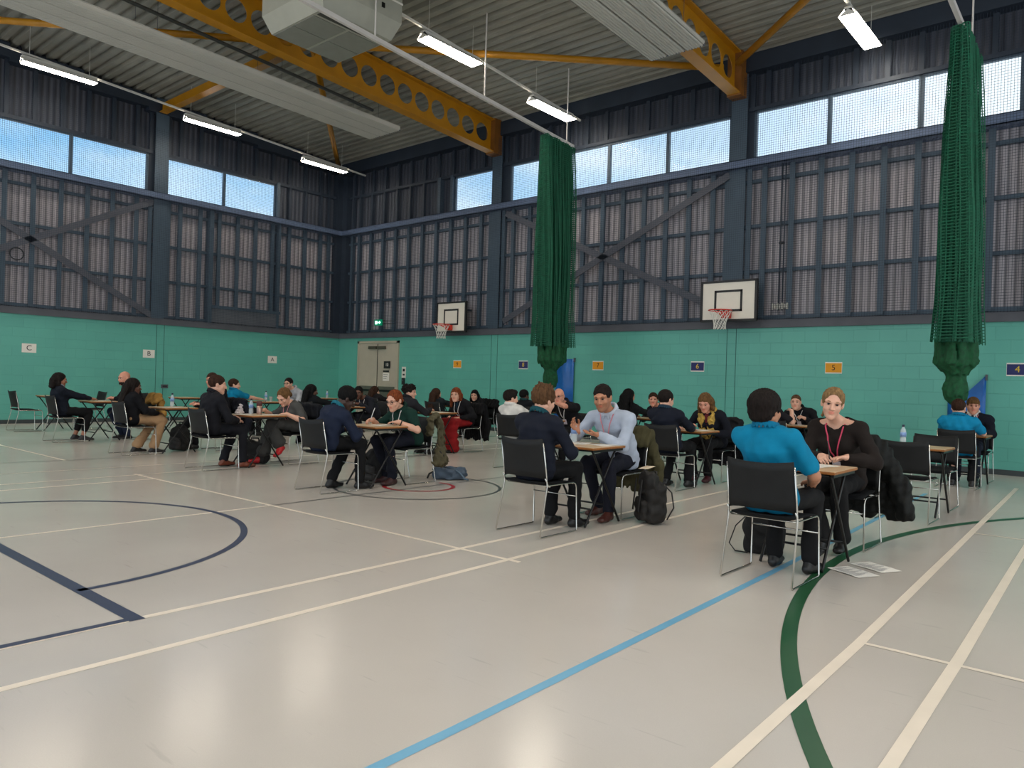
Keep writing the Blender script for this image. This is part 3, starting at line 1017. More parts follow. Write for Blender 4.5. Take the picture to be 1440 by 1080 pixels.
# ---------- basketball goals ----------
BOARD = mat('backboard_white', (222, 216, 204), .45, 0, .04, 3); RIM = mat('rim_red', (206, 48, 30), .4, 0, .1, 8); CORD = mat('white_cord', (222, 220, 214), .7)


def goal(label, x, z, s=1.0, rx=0, rot=0):
    t = empty('basketball_goal', (x, 14.35, z), rot, label=label, cat='basketball hoop')
    w, h = .575 * s, .39
    bd = MB().box((-w, 0, -h), (w, .03, h)).build('backboard', BOARD, t)
    b = MB()
    for lo, hi in (((-w - .03, -h - .03), (w + .03, -h + .015)), ((-w - .03, h - .015), (w + .03, h + .03)), ((-w - .03, -h), (-w + .02, h)), ((w - .02, -h), (w + .03, h))):
        b.box((lo[0], -.012, lo[1]), (hi[0], .05, hi[1]))
    b.build('board_edging', BLACKP, bd)
    b = MB(); q = .3 * s
    for lo, hi in (((-q, -.22), (q, -.175)), ((-q, .175), (q, .22)), ((-q, -.22), (-q + .045, .22)), ((q - .045, -.22), (q, .22))):
        b.box((lo[0], -.006, lo[1]), (hi[0], 0, hi[1]))
    b.build('target_square', BLACKP, bd)
    rc = (rx, -.36, -.23)
    MB().tube([(rc[0] + .225 * math.cos(a * PI / 12), rc[1] + .225 * math.sin(a * PI / 12), rc[2]) for a in range(24)], .012, 6, True).build('rim', RIM, t, True)
    MB().box((rx - .08, -.14, -.36), (rx + .08, -.012, -.22)).bar((rx - .06, -.02, -.34), (rx - .13, -.25, -.24), .02, .02).bar((rx + .06, -.02, -.34), (rx + .13, -.25, -.24), .02, .02).build('rim_bracket', RIM, t)
    b = MB(); n = 12
    def pt(k, j):
        r = [.222, .19, .15, .125, .115, .12][j]; a = 2 * PI * (k + .5 * (j % 2)) / n
        return (rc[0] + r * math.cos(a), rc[1] + r * math.sin(a), rc[2] - .075 * j)
    for k in range(n):
        for j in range(5):
            for d in ((0, -1) if j % 2 == 0 else (0, 1)):
                b.tube([pt(k, j), pt(k + d, j + 1)], .005, 4)
    b.build('hoop_net', CORD, t)
    b = MB()
    for sx in (-.35, .35): b.bar((sx, .03, .2), (sx, .42, .2), .05, .05).bar((sx, .03, -.25), (sx, .42, -.25), .05, .05)
    b.build('wall_frame', STEEL_D, t)


goal('basketball goal with a white backboard and black square, nearer right one', -6.51, 3.09, 1.0, 0)
goal('smaller looking basketball goal with white backboard above the orange paper 9', -14.47, 3.03, .93, -.0)

# ---------- signs ----------
PAPER = mat('white_paper', (228, 224, 216), .7, 0, .02, 8); ORANGE = mat('orange_paper', (222, 150, 28), .7, 0, .05, 8); NAVYP = mat('navy_paper', (38, 44, 98), .7, 0, .05, 8); INK = mat('black_ink', (12, 12, 14), .7); YINK = mat('yellow_ink', (222, 190, 60), .7)


def wall_paper(ch, x, z, w, h, m, ink, label):
    t = empty('wall_paper', (x, YR - .004, z), label=label, cat='sign')
    MB().box((-w / 2, -.002, -h / 2), (w / 2, .003, h / 2)).build('sheet', PAPER, t)
    if m is not PAPER: MB().box((-w / 2 + .006, -.0035, -h / 2 + .022), (w / 2 - .006, -.002, h / 2 - .022)).build('coloured_panel', m, t)
    text(ch, .15, ink, t, (0, -.005, 0))


for ch, x, m, lab in (('4', -1.62, NAVYP, 'navy paper with a yellow 4 on the teal wall at the right edge'), ('5', -4.54, ORANGE, 'orange paper with a dark 5 on the teal wall'), ('6', -7.35, NAVYP, 'navy paper with a pale 6, left of the basketball goal\'s wall joint'),
                      ('7', -9.91, ORANGE, 'orange paper with a dark 7 on the teal wall beside the blue net pocket'), ('8', -12.21, NAVYP, 'navy paper with a pale 8, left of the gathered green net'), ('9', -14.59, ORANGE, 'small orange paper with a dark 9 below the far basketball goal')):
    wall_paper(ch, x, 1.76, .31, .22, m, INK if m is ORANGE else YINK, lab)
for ch, y, lab in (('A', 12.35, 'white paper with a black A on the left wall'), ('B', 8.71, 'white paper with a black B on the left wall'), ('C', 5.95, 'white paper with a black C on the left wall')):
    t = empty('wall_paper', (XL + .004, y, 1.77), label=lab, cat='sign')
    MB().box((-.003, -.15, -.105), (.002, .15, .105)).build('sheet', PAPER, t)
    text(ch, .17, INK, t, (.004, 0, 0), (PI / 2, 0, PI / 2))
t = empty('door_paper', (-17.53, YR - .052, 1.72), label='black paper with a white 10 taped on the grey door', cat='sign')
MB().box((-.15, -.002, -.11), (.15, .002, .11)).build('sheet', BLACKP, t); text('10', .14, PAPER, t, (0, -.004, 0))
t = empty('door_notice', (-17.56, YR - .052, 1.38), label='white printed notice below the black 10 on the door', cat='notice')
MB().box((-.15, -.002, -.15), (.15, .002, .1)).build('sheet', PAPER, t)
b = MB()
for k in range(3): b.box((-.12, -.004, .04 - k * .06), (.08 - .03 * k, -.002, .05 - k * .06))
b.build('printed_lines', COPE, t); MB().box((-.14, -.005, .12), (.13, -.002, .17)).build('heading_strip', BLACKP, t)
t = empty('fire_notice', (-16.81, YR - .004, 1.5), label='small white fire notice with black symbols right of the door', cat='notice')
MB().box((-.09, -.003, -.17), (.09, .002, .17)).build('plate', WHITE, t); MB().lathe([(.0, -.001), (.05, 0), (.05, .004)], (0, 0, 0), 14)
b = MB(); b.box((-.045, -.005, .03), (.045, -.003, .11)); b.box((-.045, -.005, -.09), (.045, -.003, -.04)); b.build('symbols', BLACKP, t)
t = empty('call_point', (-16.8, YR, 1.24), label='dark door access box under the fire notice', cat='switch')
MB().box((-.05, -.05, -.1), (.05, 0, .1)).build('box', BLACKP, t); MB().box((-.02, -.055, .0), (.02, -.05, .05)).build('button', COPE, t)
t = empty('exit_sign', (-17.72, 14.5, 2.99), label='lit green exit sign above the double door', cat='exit sign')
MB().box((-.17, -.02, -.09), (.17, .02, .09)).build('sign_box', mat('exit_green', (0, 120, 84), .4, emit=.6), t)
b = MB(); EW = mat('exit_white', (190, 255, 235), .4, emit=2.2)
b.box((-.13, -.024, -.05), (-.03, -.02, .05)); b._add([(.0, -.023, .015), (.06, -.023, .015), (.06, -.023, .05), (.13, -.023, 0), (.06, -.023, -.05), (.06, -.023, -.015), (0, -.023, -.015)], [(0, 6, 5, 1), (2, 4, 3)])
b.build('pictogram', EW, t); MB().bar((.17, 0, .05), (.55, .2, .05), .015, .015).bar((.17, 0, -.03), (.55, .2, -.03), .015, .015).build('bracket', BLACKM, t)
t = empty('socket_box', (XL + .001, 9.14, .92), label='grey electrical socket box low on the left wall by the joint', cat='socket')
MB().box((0, -.09, -.05), (.03, .09, .05)).build('box', COPE, t); MB().box((.03, -.06, -.02), (.034, .06, .02)).build('switch_plate', BLACKP, t)
o = MB().tube([(XL + .02, 5.64 + .14 * math.cos(a * PI / 10), 3.94 + .14 * math.sin(a * PI / 10)) for a in range(20)], .012, 6, True).build('cable_ring', BLACKM); tag(o, 'small dark ring of cable hung on the left wall bracing', 'cable')
t = empty('cable_conduit', (-5.61, YR + .03, 2.9), label='vertical pair of grey conduits on the upper wall right of the hoop', cat='conduit')
for sx in (-.035, .035): MB().tube([(sx, 0, 0), (sx, 0, 2.95)], .014, 6).build('pipe', STEEL_D, t, True)
MB().lathe([(.0, -.03), (.06, -.02), (.06, .02), (0, .03)], (0, -.02, 1.35), 10).build('junction_box', BLACKM, t)
b = MB()
for k in range(7): b.box((-.16 + k * .048, -.03, .02 + .02 * (k % 2)), (-.13 + k * .048, 0, .12 + .03 * ((k + 1) % 2)))
b.build('terminal_block', GREYP, t)
# ---------- chairs ----------
SEATM = mat('chair_black_shell', (21, 22, 23), .6, 0, .12, 14.0, .15, 240, spec=.3)
PADM = mat('chair_seat_pad', (17, 18, 20), .85, 0, .15, 20, .3, 300, spec=.2)
ROD = mat('chair_chrome_rod', (196, 194, 188), .22, 1.0, .04, 8.0)


def make_chair():
    t = empty('stacking_chair')
    # curved back shell
    nu, nv = 12, 6; W, z0, z1 = .475, .5, .835
    vs = []; fs = []
    for side in (0, 1):
        for j in range(nv + 1):
            v = j / nv
            for i in range(nu + 1):
                u = -1 + 2 * i / nu
                wx = W / 2 * (1 - .05 * v * v)
                z = z0 + (z1 - z0) * v - .018 * (1 - u * u) * (v > .5) + (-.02 * (abs(u) ** 6) if j == 0 else 0)
                yy = -.165 - .085 * v - .045 * (1 - u * u) + .015 * (1 - v) ** 2 * -1 + (.013 if side else 0)
                vs.append((wx * u, yy, z))
    A = (nu + 1) * (nv + 1)
    for j in range(nv):
        for i in range(nu):
            a = j * (nu + 1) + i
            fs.append((a, a + 1, a + nu + 2, a + nu + 1)); fs.append((A + a, A + a + nu + 1, A + a + nu + 2, A + a + 1))
    for i in range(nu):
        fs.append((i, A + i, A + i + 1, i + 1)); a = nv * (nu + 1) + i; fs.append((a, a + 1, A + a + 1, A + a))
    for j in range(nv):
        a = j * (nu + 1); fs.append((a, a + nu + 1, A + a + nu + 1, A + a)); a += nu; fs.append((a, A + a, A + a + nu + 1, a + nu + 1))
    link_mesh('backrest', vs, fs, SEATM, t, True)
    # seat pad: dished, waterfall front
    vs = []; fs = []; nu, nv = 8, 9
    for side in (0, 1):
        for j in range(nv + 1):
            v = j / nv
            for i in range(nu + 1):
                u = -1 + 2 * i / nu
                wx = .225 * (1 - .08 * (1 - v))
                z = .452 - .014 * (1 - u * u) * math.sin(PI * v) - (.02 * max(0, v - .85) / .15) ** 1 * .9 + .012 * (1 - v) ** 2
                edge = (abs(u) > .99 or v in (0, 1))
                vs.append((wx * u, -.2 + .44 * v, z - (0 if side == 0 else (.012 if edge else .03))))
    A = (nu + 1) * (nv + 1)
    for j in range(nv):
        for i in range(nu):
            a = j * (nu + 1) + i
            fs.append((a, a + 1, a + nu + 2, a + nu + 1)); fs.append((A + a, A + a + nu + 1, A + a + nu + 2, A + a + 1))
    for i in range(nu):
        fs.append((i, A + i, A + i + 1, i + 1)); a = nv * (nu + 1) + i; fs.append((a, a + 1, A + a + 1, A + a))
    for j in range(nv):
        a = j * (nu + 1); fs.append((a, a + nu + 1, A + a + nu + 1, A + a)); a += nu; fs.append((a, A + a, A + a + nu + 1, a + nu + 1))
    link_mesh('seat', vs, fs, PADM, t, True)
    for sx in (-1, 1):
        x = sx * .238
        MB().tube([(x * .985, -.2, .5), (x, -.16, .435), (x, .2, .435), (x, .235, .42), (x, .25, .39), (x * 1.03, .262, .02), (x * 1.03, .25, .008), (x * 1.03, -.25, .008), (x * 1.03, -.262, .02), (x, -.172, .43), (x * .99, -.19, .56), (x * .97, -.235, .8)], .0068, 6).build('side_frame', ROD, t, True)
    for y, z in ((.245, .31), (-.13, .425), (.2, .428)):
        MB().tube([(-.238, y, z), (.238, y, z)], .006, 6).build('crossbar', ROD, t, True)
    return t


TOPM = mat('desk_top_beech', (206, 176, 138), .3, 0, .07, 3.0, stretch=(1, 9, 1))
EDGE = mat('desk_edge_wood', (150, 92, 40), .45, 0, .15, 8.0, stretch=(1, 6, 1))
TOPD = mat('desk_top_dark', (60, 58, 56), .35, 0, .1, 4)


def make_table():
    t = empty('folding_exam_desk')
    hx, hy = .3, .275
    top = MB().box((-hx + .004, -hy + .004, .72), (hx - .004, hy - .004, .7315)).build('tabletop', TOPM, t)
    b = MB(); b.box((-hx, -hy, .708), (hx, hy, .7285)); bevel(b.build('edge_band', EDGE, top), .006)
    for sx in (-1, 1):
        x = sx * .255; x2 = sx * .225
        MB().tube([(x, -.22, .695), (x, -.19, .66), (x, .24, .04), (x, .262, .008)], .011, 7).build('leg', BLACKM, t, True)
        MB().tube([(x2, .22, .695), (x2, .19, .66), (x2, -.24, .04), (x2, -.262, .008)], .011, 7).build('leg', BLACKM, t, True)
    for (y, z, x) in ((-.2, .695, .255), (.2, .695, .225), (.17, .16, .255), (-.17, .16, .225)):
        MB().tube([(-x, y, z), (x, y, z)], .009, 6).build('crossbar', BLACKM, t, True)
    MB().box((-.285, -.25, .685), (-.265, .25, .708)).build('side_rail', BLACKM, t); MB().box((.265, -.25, .685), (.285, .25, .708)).build('side_rail', BLACKM, t)
    return t


_ch0 = make_chair(); _tb0 = make_table(); _used = {'c': False, 't': False}


def chair(x, y, deg, label, group):
    o = _ch0 if not _used['c'] else copy_tree(_ch0); _used['c'] = True
    o.location = (x, y, 0); o.rotation_euler = (0, 0, math.radians(deg)); tag(o, label, 'chair', group); return o


def table(x, y, label, deg=0):
    o = _tb0 if not _used['t'] else copy_tree(_tb0); _used['t'] = True
    o.location = (x, y, 0); o.rotation_euler = (0, 0, math.radians(deg)); tag(o, label, 'desk', 'folding exam desks'); return o


GC = 'black stacking chairs on chrome sled frames'
# x, table y, near chair y, far chair y, who sits near / far, extra turn
PODS = [
    (-1.96, 5.78, 5.13, 6.74, 'boy in the bright teal shirt in front', 'blonde woman in the brown top', 'front desk between the teal shirt boy and the blonde woman'),
    (-4.06, 5.84, 5.16, 6.42, 'navy jumper boy with tousled fair brown hair', 'man in the pale blue shirt', 'desk under the gesturing hands of the man in the pale shirt'),
    (-7.12, 5.85, 5.14, 6.36, 'hunched boy in the navy jumper with teal trim', 'red haired woman in the green shirt', 'desk where the red haired woman in green is writing'),
    (-9.68, 5.78, 5.1, 6.40, 'young man in the dark suit', 'woman in the grey dress with red shoes', 'desk with a steel tumbler and bottle beside the grey dress woman'),
    (-12.08, 5.68, 5.05, 6.55, 'long haired woman in khaki trousers', 'man half hidden behind the suited young man', 'desk above the black rucksack near the suited young man'),
    (-14.78, 5.58, 4.98, 6.3, 'woman with the dark bobbed hair', 'bald man with the tan coat', 'desk between the bob haired woman and the bald man'),
    (-4.66, 9.2, 8.62, 9.95, 'navy jumper boy with the dark hair behind the rucksack', 'woman with the long blonde hair and yellow scarf', 'desk in front of the woman with the yellow scarf'),
    (-7.2, 9.15, 8.62, 10.05, 'boy in the white shirt', 'bald man resting his chin on his arm', 'desk between the white shirt boy and the bald man'),
    (-9.62, 9.2, 8.55, 9.97, 'dark curly haired young man behind the red haired woman', 'woman in the long red skirt', 'desk beside the woman in the long red skirt'),
    (-12.05, 9.2, 8.4, 9.85, 'woman with very long black hair at the left middle', 'bearded man in the dark jacket', 'desk in front of the bearded man in the dark jacket'),
    (-14.5, 8.85, 8.2, 9.75, 'small boy in the teal shirt at the back left', 'man in glasses and a pale shirt', 'bottle strewn desk between the small teal boy and the man in glasses'),
    (-2.0, 12.68, 12.16, 13.3, 'boy in the teal shirt by the right green net', 'fair boy in the navy jumper with the pink lanyard', 'desk edge on between the two boys by the right green net'),
    (-4.45, 12.45, 11.75, 13.1, 'person hidden behind the front teal boy', 'man in black with cropped hair', 'desk before the cropped hair man in black'),
    (-6.88, 11.85, 11.25, 12.6, 'woman in black with long black hair', 'man in the dark jacket behind the pale shirt man', 'desk between the black haired woman and the smiling man'),
    (-9.5, 12.3, 11.72, None, 'dark haired boy below the left green net', '', 'desk with a water bottle below the left green net'),
    (-12.0, 12.25, 11.62, 13.0, 'girl with very long brown hair', 'woman in the polka dot top', 'desk beside the polka dot woman'),
    (-14.25, 12.3, 11.75, None, 'brown haired person behind the bearded man', '', 'dark desk standing before the grey double door'),
]
for x, ty, cy, fy, near, far, tl in PODS:
    table(x, ty, tl)
    if cy is not None: chair(x, cy, 0, 'black chair under the ' + near, GC)
    if fy is not None: chair(x, fy, 180, 'black chair under the ' + far, GC)
# desks with nobody at them
table(-1.88, 9.13, 'empty beech desk with one water bottle at the right')
chair(-1.86, 8.58, 0, 'empty black chair at the right, its back to the camera side', GC); chair(-1.88, 9.74, 180, 'empty black chair at the right, behind the beech desk', GC)
table(-17.62, 5.75, 'empty desk against the left wall below the C paper')
chair(-17.62, 5.2, 0, 'empty black chair at the far left below the C paper', GC); chair(-17.6, 6.45, 180, 'empty black chair behind the bob haired woman\'s desk', GC)
table(-16.95, 8.25, 'empty desk below the socket box on the left wall'); chair(-17.0, 7.55, 0, 'empty black chair beside the tan coat on the left', GC)
table(-16.9, 12.0, 'empty desk in the far corner behind the long black hair')
# ---------- people ----------
def rotm(yaw=0, pitch=0, roll=0):
    a, b, c = math.radians(yaw), math.radians(pitch), math.radians(roll)
    Rz = np.array([[math.cos(a), -math.sin(a), 0], [math.sin(a), math.cos(a), 0], [0, 0, 1]])
    Rx = np.array([[1, 0, 0], [0, math.cos(b), -math.sin(b)], [0, math.sin(b), math.cos(b)]])
    Ry = np.array([[math.cos(c), 0, math.sin(c)], [0, 1, 0], [-math.sin(c), 0, math.cos(c)]])
    return Rz @ Rx @ Ry


def unit(v): return v / max(np.linalg.norm(v), 1e-9)
def mix(a, b, t): return a + (b - a) * t


def ik(a, tgt, l1, l2, hint):
    """joint between a and tgt; returns joint and reachable end"""
    d = tgt - a; L = np.linalg.norm(d); u = d / L
    if L > (l1 + l2) * .995: L = (l1 + l2) * .995; tgt = a + u * L
    if L < abs(l1 - l2) + .02: L = abs(l1 - l2) + .02
    x = (l1 * l1 - l2 * l2 + L * L) / (2 * L); h = math.sqrt(max(l1 * l1 - x * x, 0))
    n = unit(hint - u * (hint @ u))
    return a + u * x + n * h, tgt


SKIN = {'fair': (214, 164, 140), 'pink': (208, 146, 122), 'olive': (178, 122, 92), 'tan': (158, 106, 80), 'brown': (96, 60, 44), 'dark': (58, 36, 28)}
HAIR = {'black': (12, 10, 11), 'dark': (30, 21, 18), 'brown': (62, 38, 25), 'lightbrown': (104, 72, 46), 'ginger': (138, 68, 34), 'blonde': (158, 124, 82), 'grey': (150, 128, 114), 'darkblonde': (122, 88, 52)}


def skin(k): return mat('skin_' + k, SKIN[k], .5, 0, .05, 30, .08, 300)
def hairm(k): return mat('hair_' + k, [v * .8 for v in HAIR[k]], .75, 0, .45, 60, .3, 120, stretch=(1, 1, .12), spec=.18)
def cloth(rgb, k=None): return mat('cloth_%d_%d_%d' % tuple(rgb), [c * (.74 if max(rgb) < 110 else .93) for c in rgb], .85, 0, .12, 9, .25, 260, spec=.25)


LIP = {}
EYEW = mat('eye_white', (206, 198, 190), .3); EYED = mat('eye_iris', (40, 28, 22), .2)
SHOEB = mat('black_shoe', (16, 15, 16), .45, 0, .2, 20)
LANYARD = {'pink': (206, 66, 96), 'white': (214, 210, 208), 'palepink': (214, 140, 150)}


def seat_cut(f):
    f.rbox((0, -.06, .37), (.3, .27, .089), .02, .01, 's')


def add_head(f, Hc, R, sc, fine, N, fem=False):
    q = lambda x, y, z: Hc + R @ (np.array([x, y, z]) * sc)
    f.ell(q(0, -.015, .03), V(.074, .094, .086) * sc, .01, R=R)
    f.ell(q(0, .03, -.03), V(.055 if fem else .06, .062, .09) * sc, .03, R=R)
    for s in (-1, 1):
        f.cone(q(s * (.045 if fem else .052), -.005, -.052), q(s * .011, .06, -.098), (.016 if fem else .02) * sc, (.016 if fem else .02) * sc, .03)
        f.ell(q(s * .04, .058, -.028), V(.024, .02, .024) * sc, .02, R=R)
    f.ell(q(0, .07, -.1), V(.02, .018, .018) * sc, .02, R=R)
    if fine:
        for s in (-1, 1):
            f.cone(q(s * .05, .066, .026), q(s * .012, .085, .022), .011 * sc, .012 * sc, .014)
            f.ell(q(s * .031, .1, .004), V(.019, .017, .013) * sc, .012, 's', R=R)
            f.ell(q(s * .0125, .093, -.034), V(.0085, .011, .008) * sc, .006, R=R)
        f.cone(q(0, .084, .012), q(0, .106, -.03), .009 * sc, .0125 * sc, .01)
        f.ell(q(0, .086, -.0575), V(.021, .0095, .006) * sc, .005, R=R)
        f.ell(q(0, .085, -.069), V(.018, .0095, .0065) * sc, .005, R=R)
    else:
        for s in (-1, 1): f.ell(q(s * .031, .1, .004), V(.019, .016, .013) * sc, .012, 's', R=R)
        f.cone(q(0, .082, .012), q(0, .106, -.03), .011 * sc, .015 * sc, .01)
    for s in (-1, 1):
        f.ell(q(s * .074, -.01, -.006), V(.011, .021, .033) * sc, .006, R=R @ rotm(s * 20))
    f.cone(q(0, -.025, -.06), N, (.043 if fem else .052) * sc, (.044 if fem else .047) * sc, .025)


def add_hand(f, W, d, n, side, curl, spread=.35, sc=.95):
    d = unit(d); n = unit(n - d * (n @ d)); t = np.cross(d, n) * (1 if side > 0 else -1)
    f.cone(W - d * .01, W + d * .02, .026 * sc, .024 * sc, .02)
    for i, o in enumerate((.031, .011, -.010, -.029)):
        o = o * sc; kn = W + d * (.088 - .004 * abs(i - 1)) * sc + t * o
        f.cone(W + d * .02 + t * o * .6, kn, .0155 * sc, .0115 * sc, .014)
        L = (.068, .076, .071, .056)[i] * sc; p = kn; fd = unit(d + t * o / .03 * spread * .25)
        for j, fr in enumerate((.48, .3, .22)):
            a = math.radians(curl) * (j * .9 + .55)
            dd = fd * math.cos(a) + n * math.sin(a)
            e = p + dd * L * fr * 1.05
            f.cone(p, e, (.0094, .0086, .0078)[j] * sc, (.0086, .0078, .0068)[j] * sc, .003)
            p = e
    b0 = W + d * .022 * sc + t * .024 * sc
    m0 = b0 + unit(d * .62 + t * .62 + n * .42) * .044 * sc; m1 = m0 + unit(d * .85 + t * .15 + n * .42) * .034 * sc; m2 = m1 + unit(d * .9 - t * .12 + n * .4) * .026 * sc
    f.cone(b0, m0, .016 * sc, .0125 * sc, .012); f.cone(m0, m1, .0115 * sc, .0102 * sc, .004); f.cone(m1, m2, .01 * sc, .0078 * sc, .004)


def hair_field(f, style, q, R, sc, seed):
    E = lambda c, r, k=.02, op='u': f.ell(q(*c), V(*r) * sc, k, op, R=R)
    Cn = lambda a, b, ra, rb, k=.02: f.cone(q(*a), q(*b), ra * sc, rb * sc, k)
    if style == 'buzz':
        E((0, -.018, .034), (.0765, .0965, .0875)); E((0, .1, -.045), (.075, .085, .1), .008, 's'); E((0, -.05, -.15), (.15, .16, .11), .01, 's'); return
    E((0, -.02, .035), (.083, .104, .093))
    if style in ('short', 'quiff', 'curly', 'fringe', 'afro', 'mop', 'tousle'):
        if style == 'mop': E((0, -.03, .035), (.1, .112, .1), .02); E((0, -.06, -.035), (.08, .055, .06), .03)
        if style == 'tousle':
            E((0, -.02, .045), (.09, .104, .098), .02)
            for k in range(22):
                a = k * 2.4; z = .06 + .075 * ((k * 7) % 22) / 22; r = math.sqrt(max(0, 1 - ((z - .03) / .115) ** 2)); Cn((math.cos(a) * .07 * r, -.02 + math.sin(a) * .085 * r, z), (math.cos(a + .5) * .086 * r, -.02 + math.sin(a + .5) * .1 * r, z + .022), .016, .006, .012)
        if style == 'quiff': E((0, .035, .095), (.062, .058, .035), .03)
        if style == 'curly':
            for k in range(26):
                a = k * 2.4; z = .02 + .1 * ((k * 7) % 26) / 26; r = math.sqrt(max(.0, 1 - ((z - .03) / .1) ** 2))
                E((math.cos(a) * .08 * r, -.02 + math.sin(a) * .1 * r, z), (.026, .026, .026), .012)
        if style == 'fringe': E((0, .06, .06), (.07, .035, .035), .02)
        if style == 'afro': E((0, -.022, .05), (.09, .106, .092), .02)
        E((0, .1, -.052 if style in ('mop', 'fringe') else -.036), (.069, .08, (.1 if style != 'fringe' else .085)), .008, 's')
        for s in (-1, 1): E((s * .085, .012, -.045), (.03, .036, .045), .006, 's')
        E((0, -.06, -.165 if style != 'mop' else -.185), (.16, .16, .095), .01, 's')
    elif style in ('bob', 'long', 'xlong', 'wavy'):
        ln = {'bob': -.12, 'long': -.26, 'xlong': -.42, 'wavy': -.3}[style]
        E((0, -.075, -.03), (.082, .05, .1), .03)
        for s in (-1, 1):
            Cn((s * .07, -.015, .03), (s * .084, -.02, -.09), .026, .026)
            if style != 'bob':
                Cn((s * .084, -.02, -.09), (s * .1, .01 if style == 'wavy' else -.05, ln + .05), .027, .02)
            else: Cn((s * .08, -.03, -.06), (s * .078, -.015, ln), .032, .026)
        for x in (-.06, -.03, 0, .03, .06):
            Cn((x, -.1, -.02), (x * 1.15, -.105 - .03 * (style != 'bob'), ln), .036, .027 if style != 'bob' else .03, .04)
        E((0, .1, -.045), (.066, .08, .1), .008, 's')
    elif style == 'bun':
        E((0, .1, -.018), (.071, .082, .108), .008, 's')
        for s in (-1, 1): E((s * .085, .02, -.055), (.03, .05, .055), .006, 's')
        E((0, -.07, -.165), (.16, .15, .095), .01, 's')
        E((0, -.118, -.035), (.036, .032, .04), .015)
        Cn((.03, -.1, -.05), (.055, -.075, -.12), .018, .01)
    f.wrinkle({'short': .0026, 'mop': .003, 'afro': .003, 'quiff': .003, 'fringe': .003, 'bun': .0032}.get(style, .0042) if style != 'curly' else .008, .022 if style != 'curly' else .03, seed, (1.3, 1.3, .35) if style != 'curly' else (1, 1, 1))


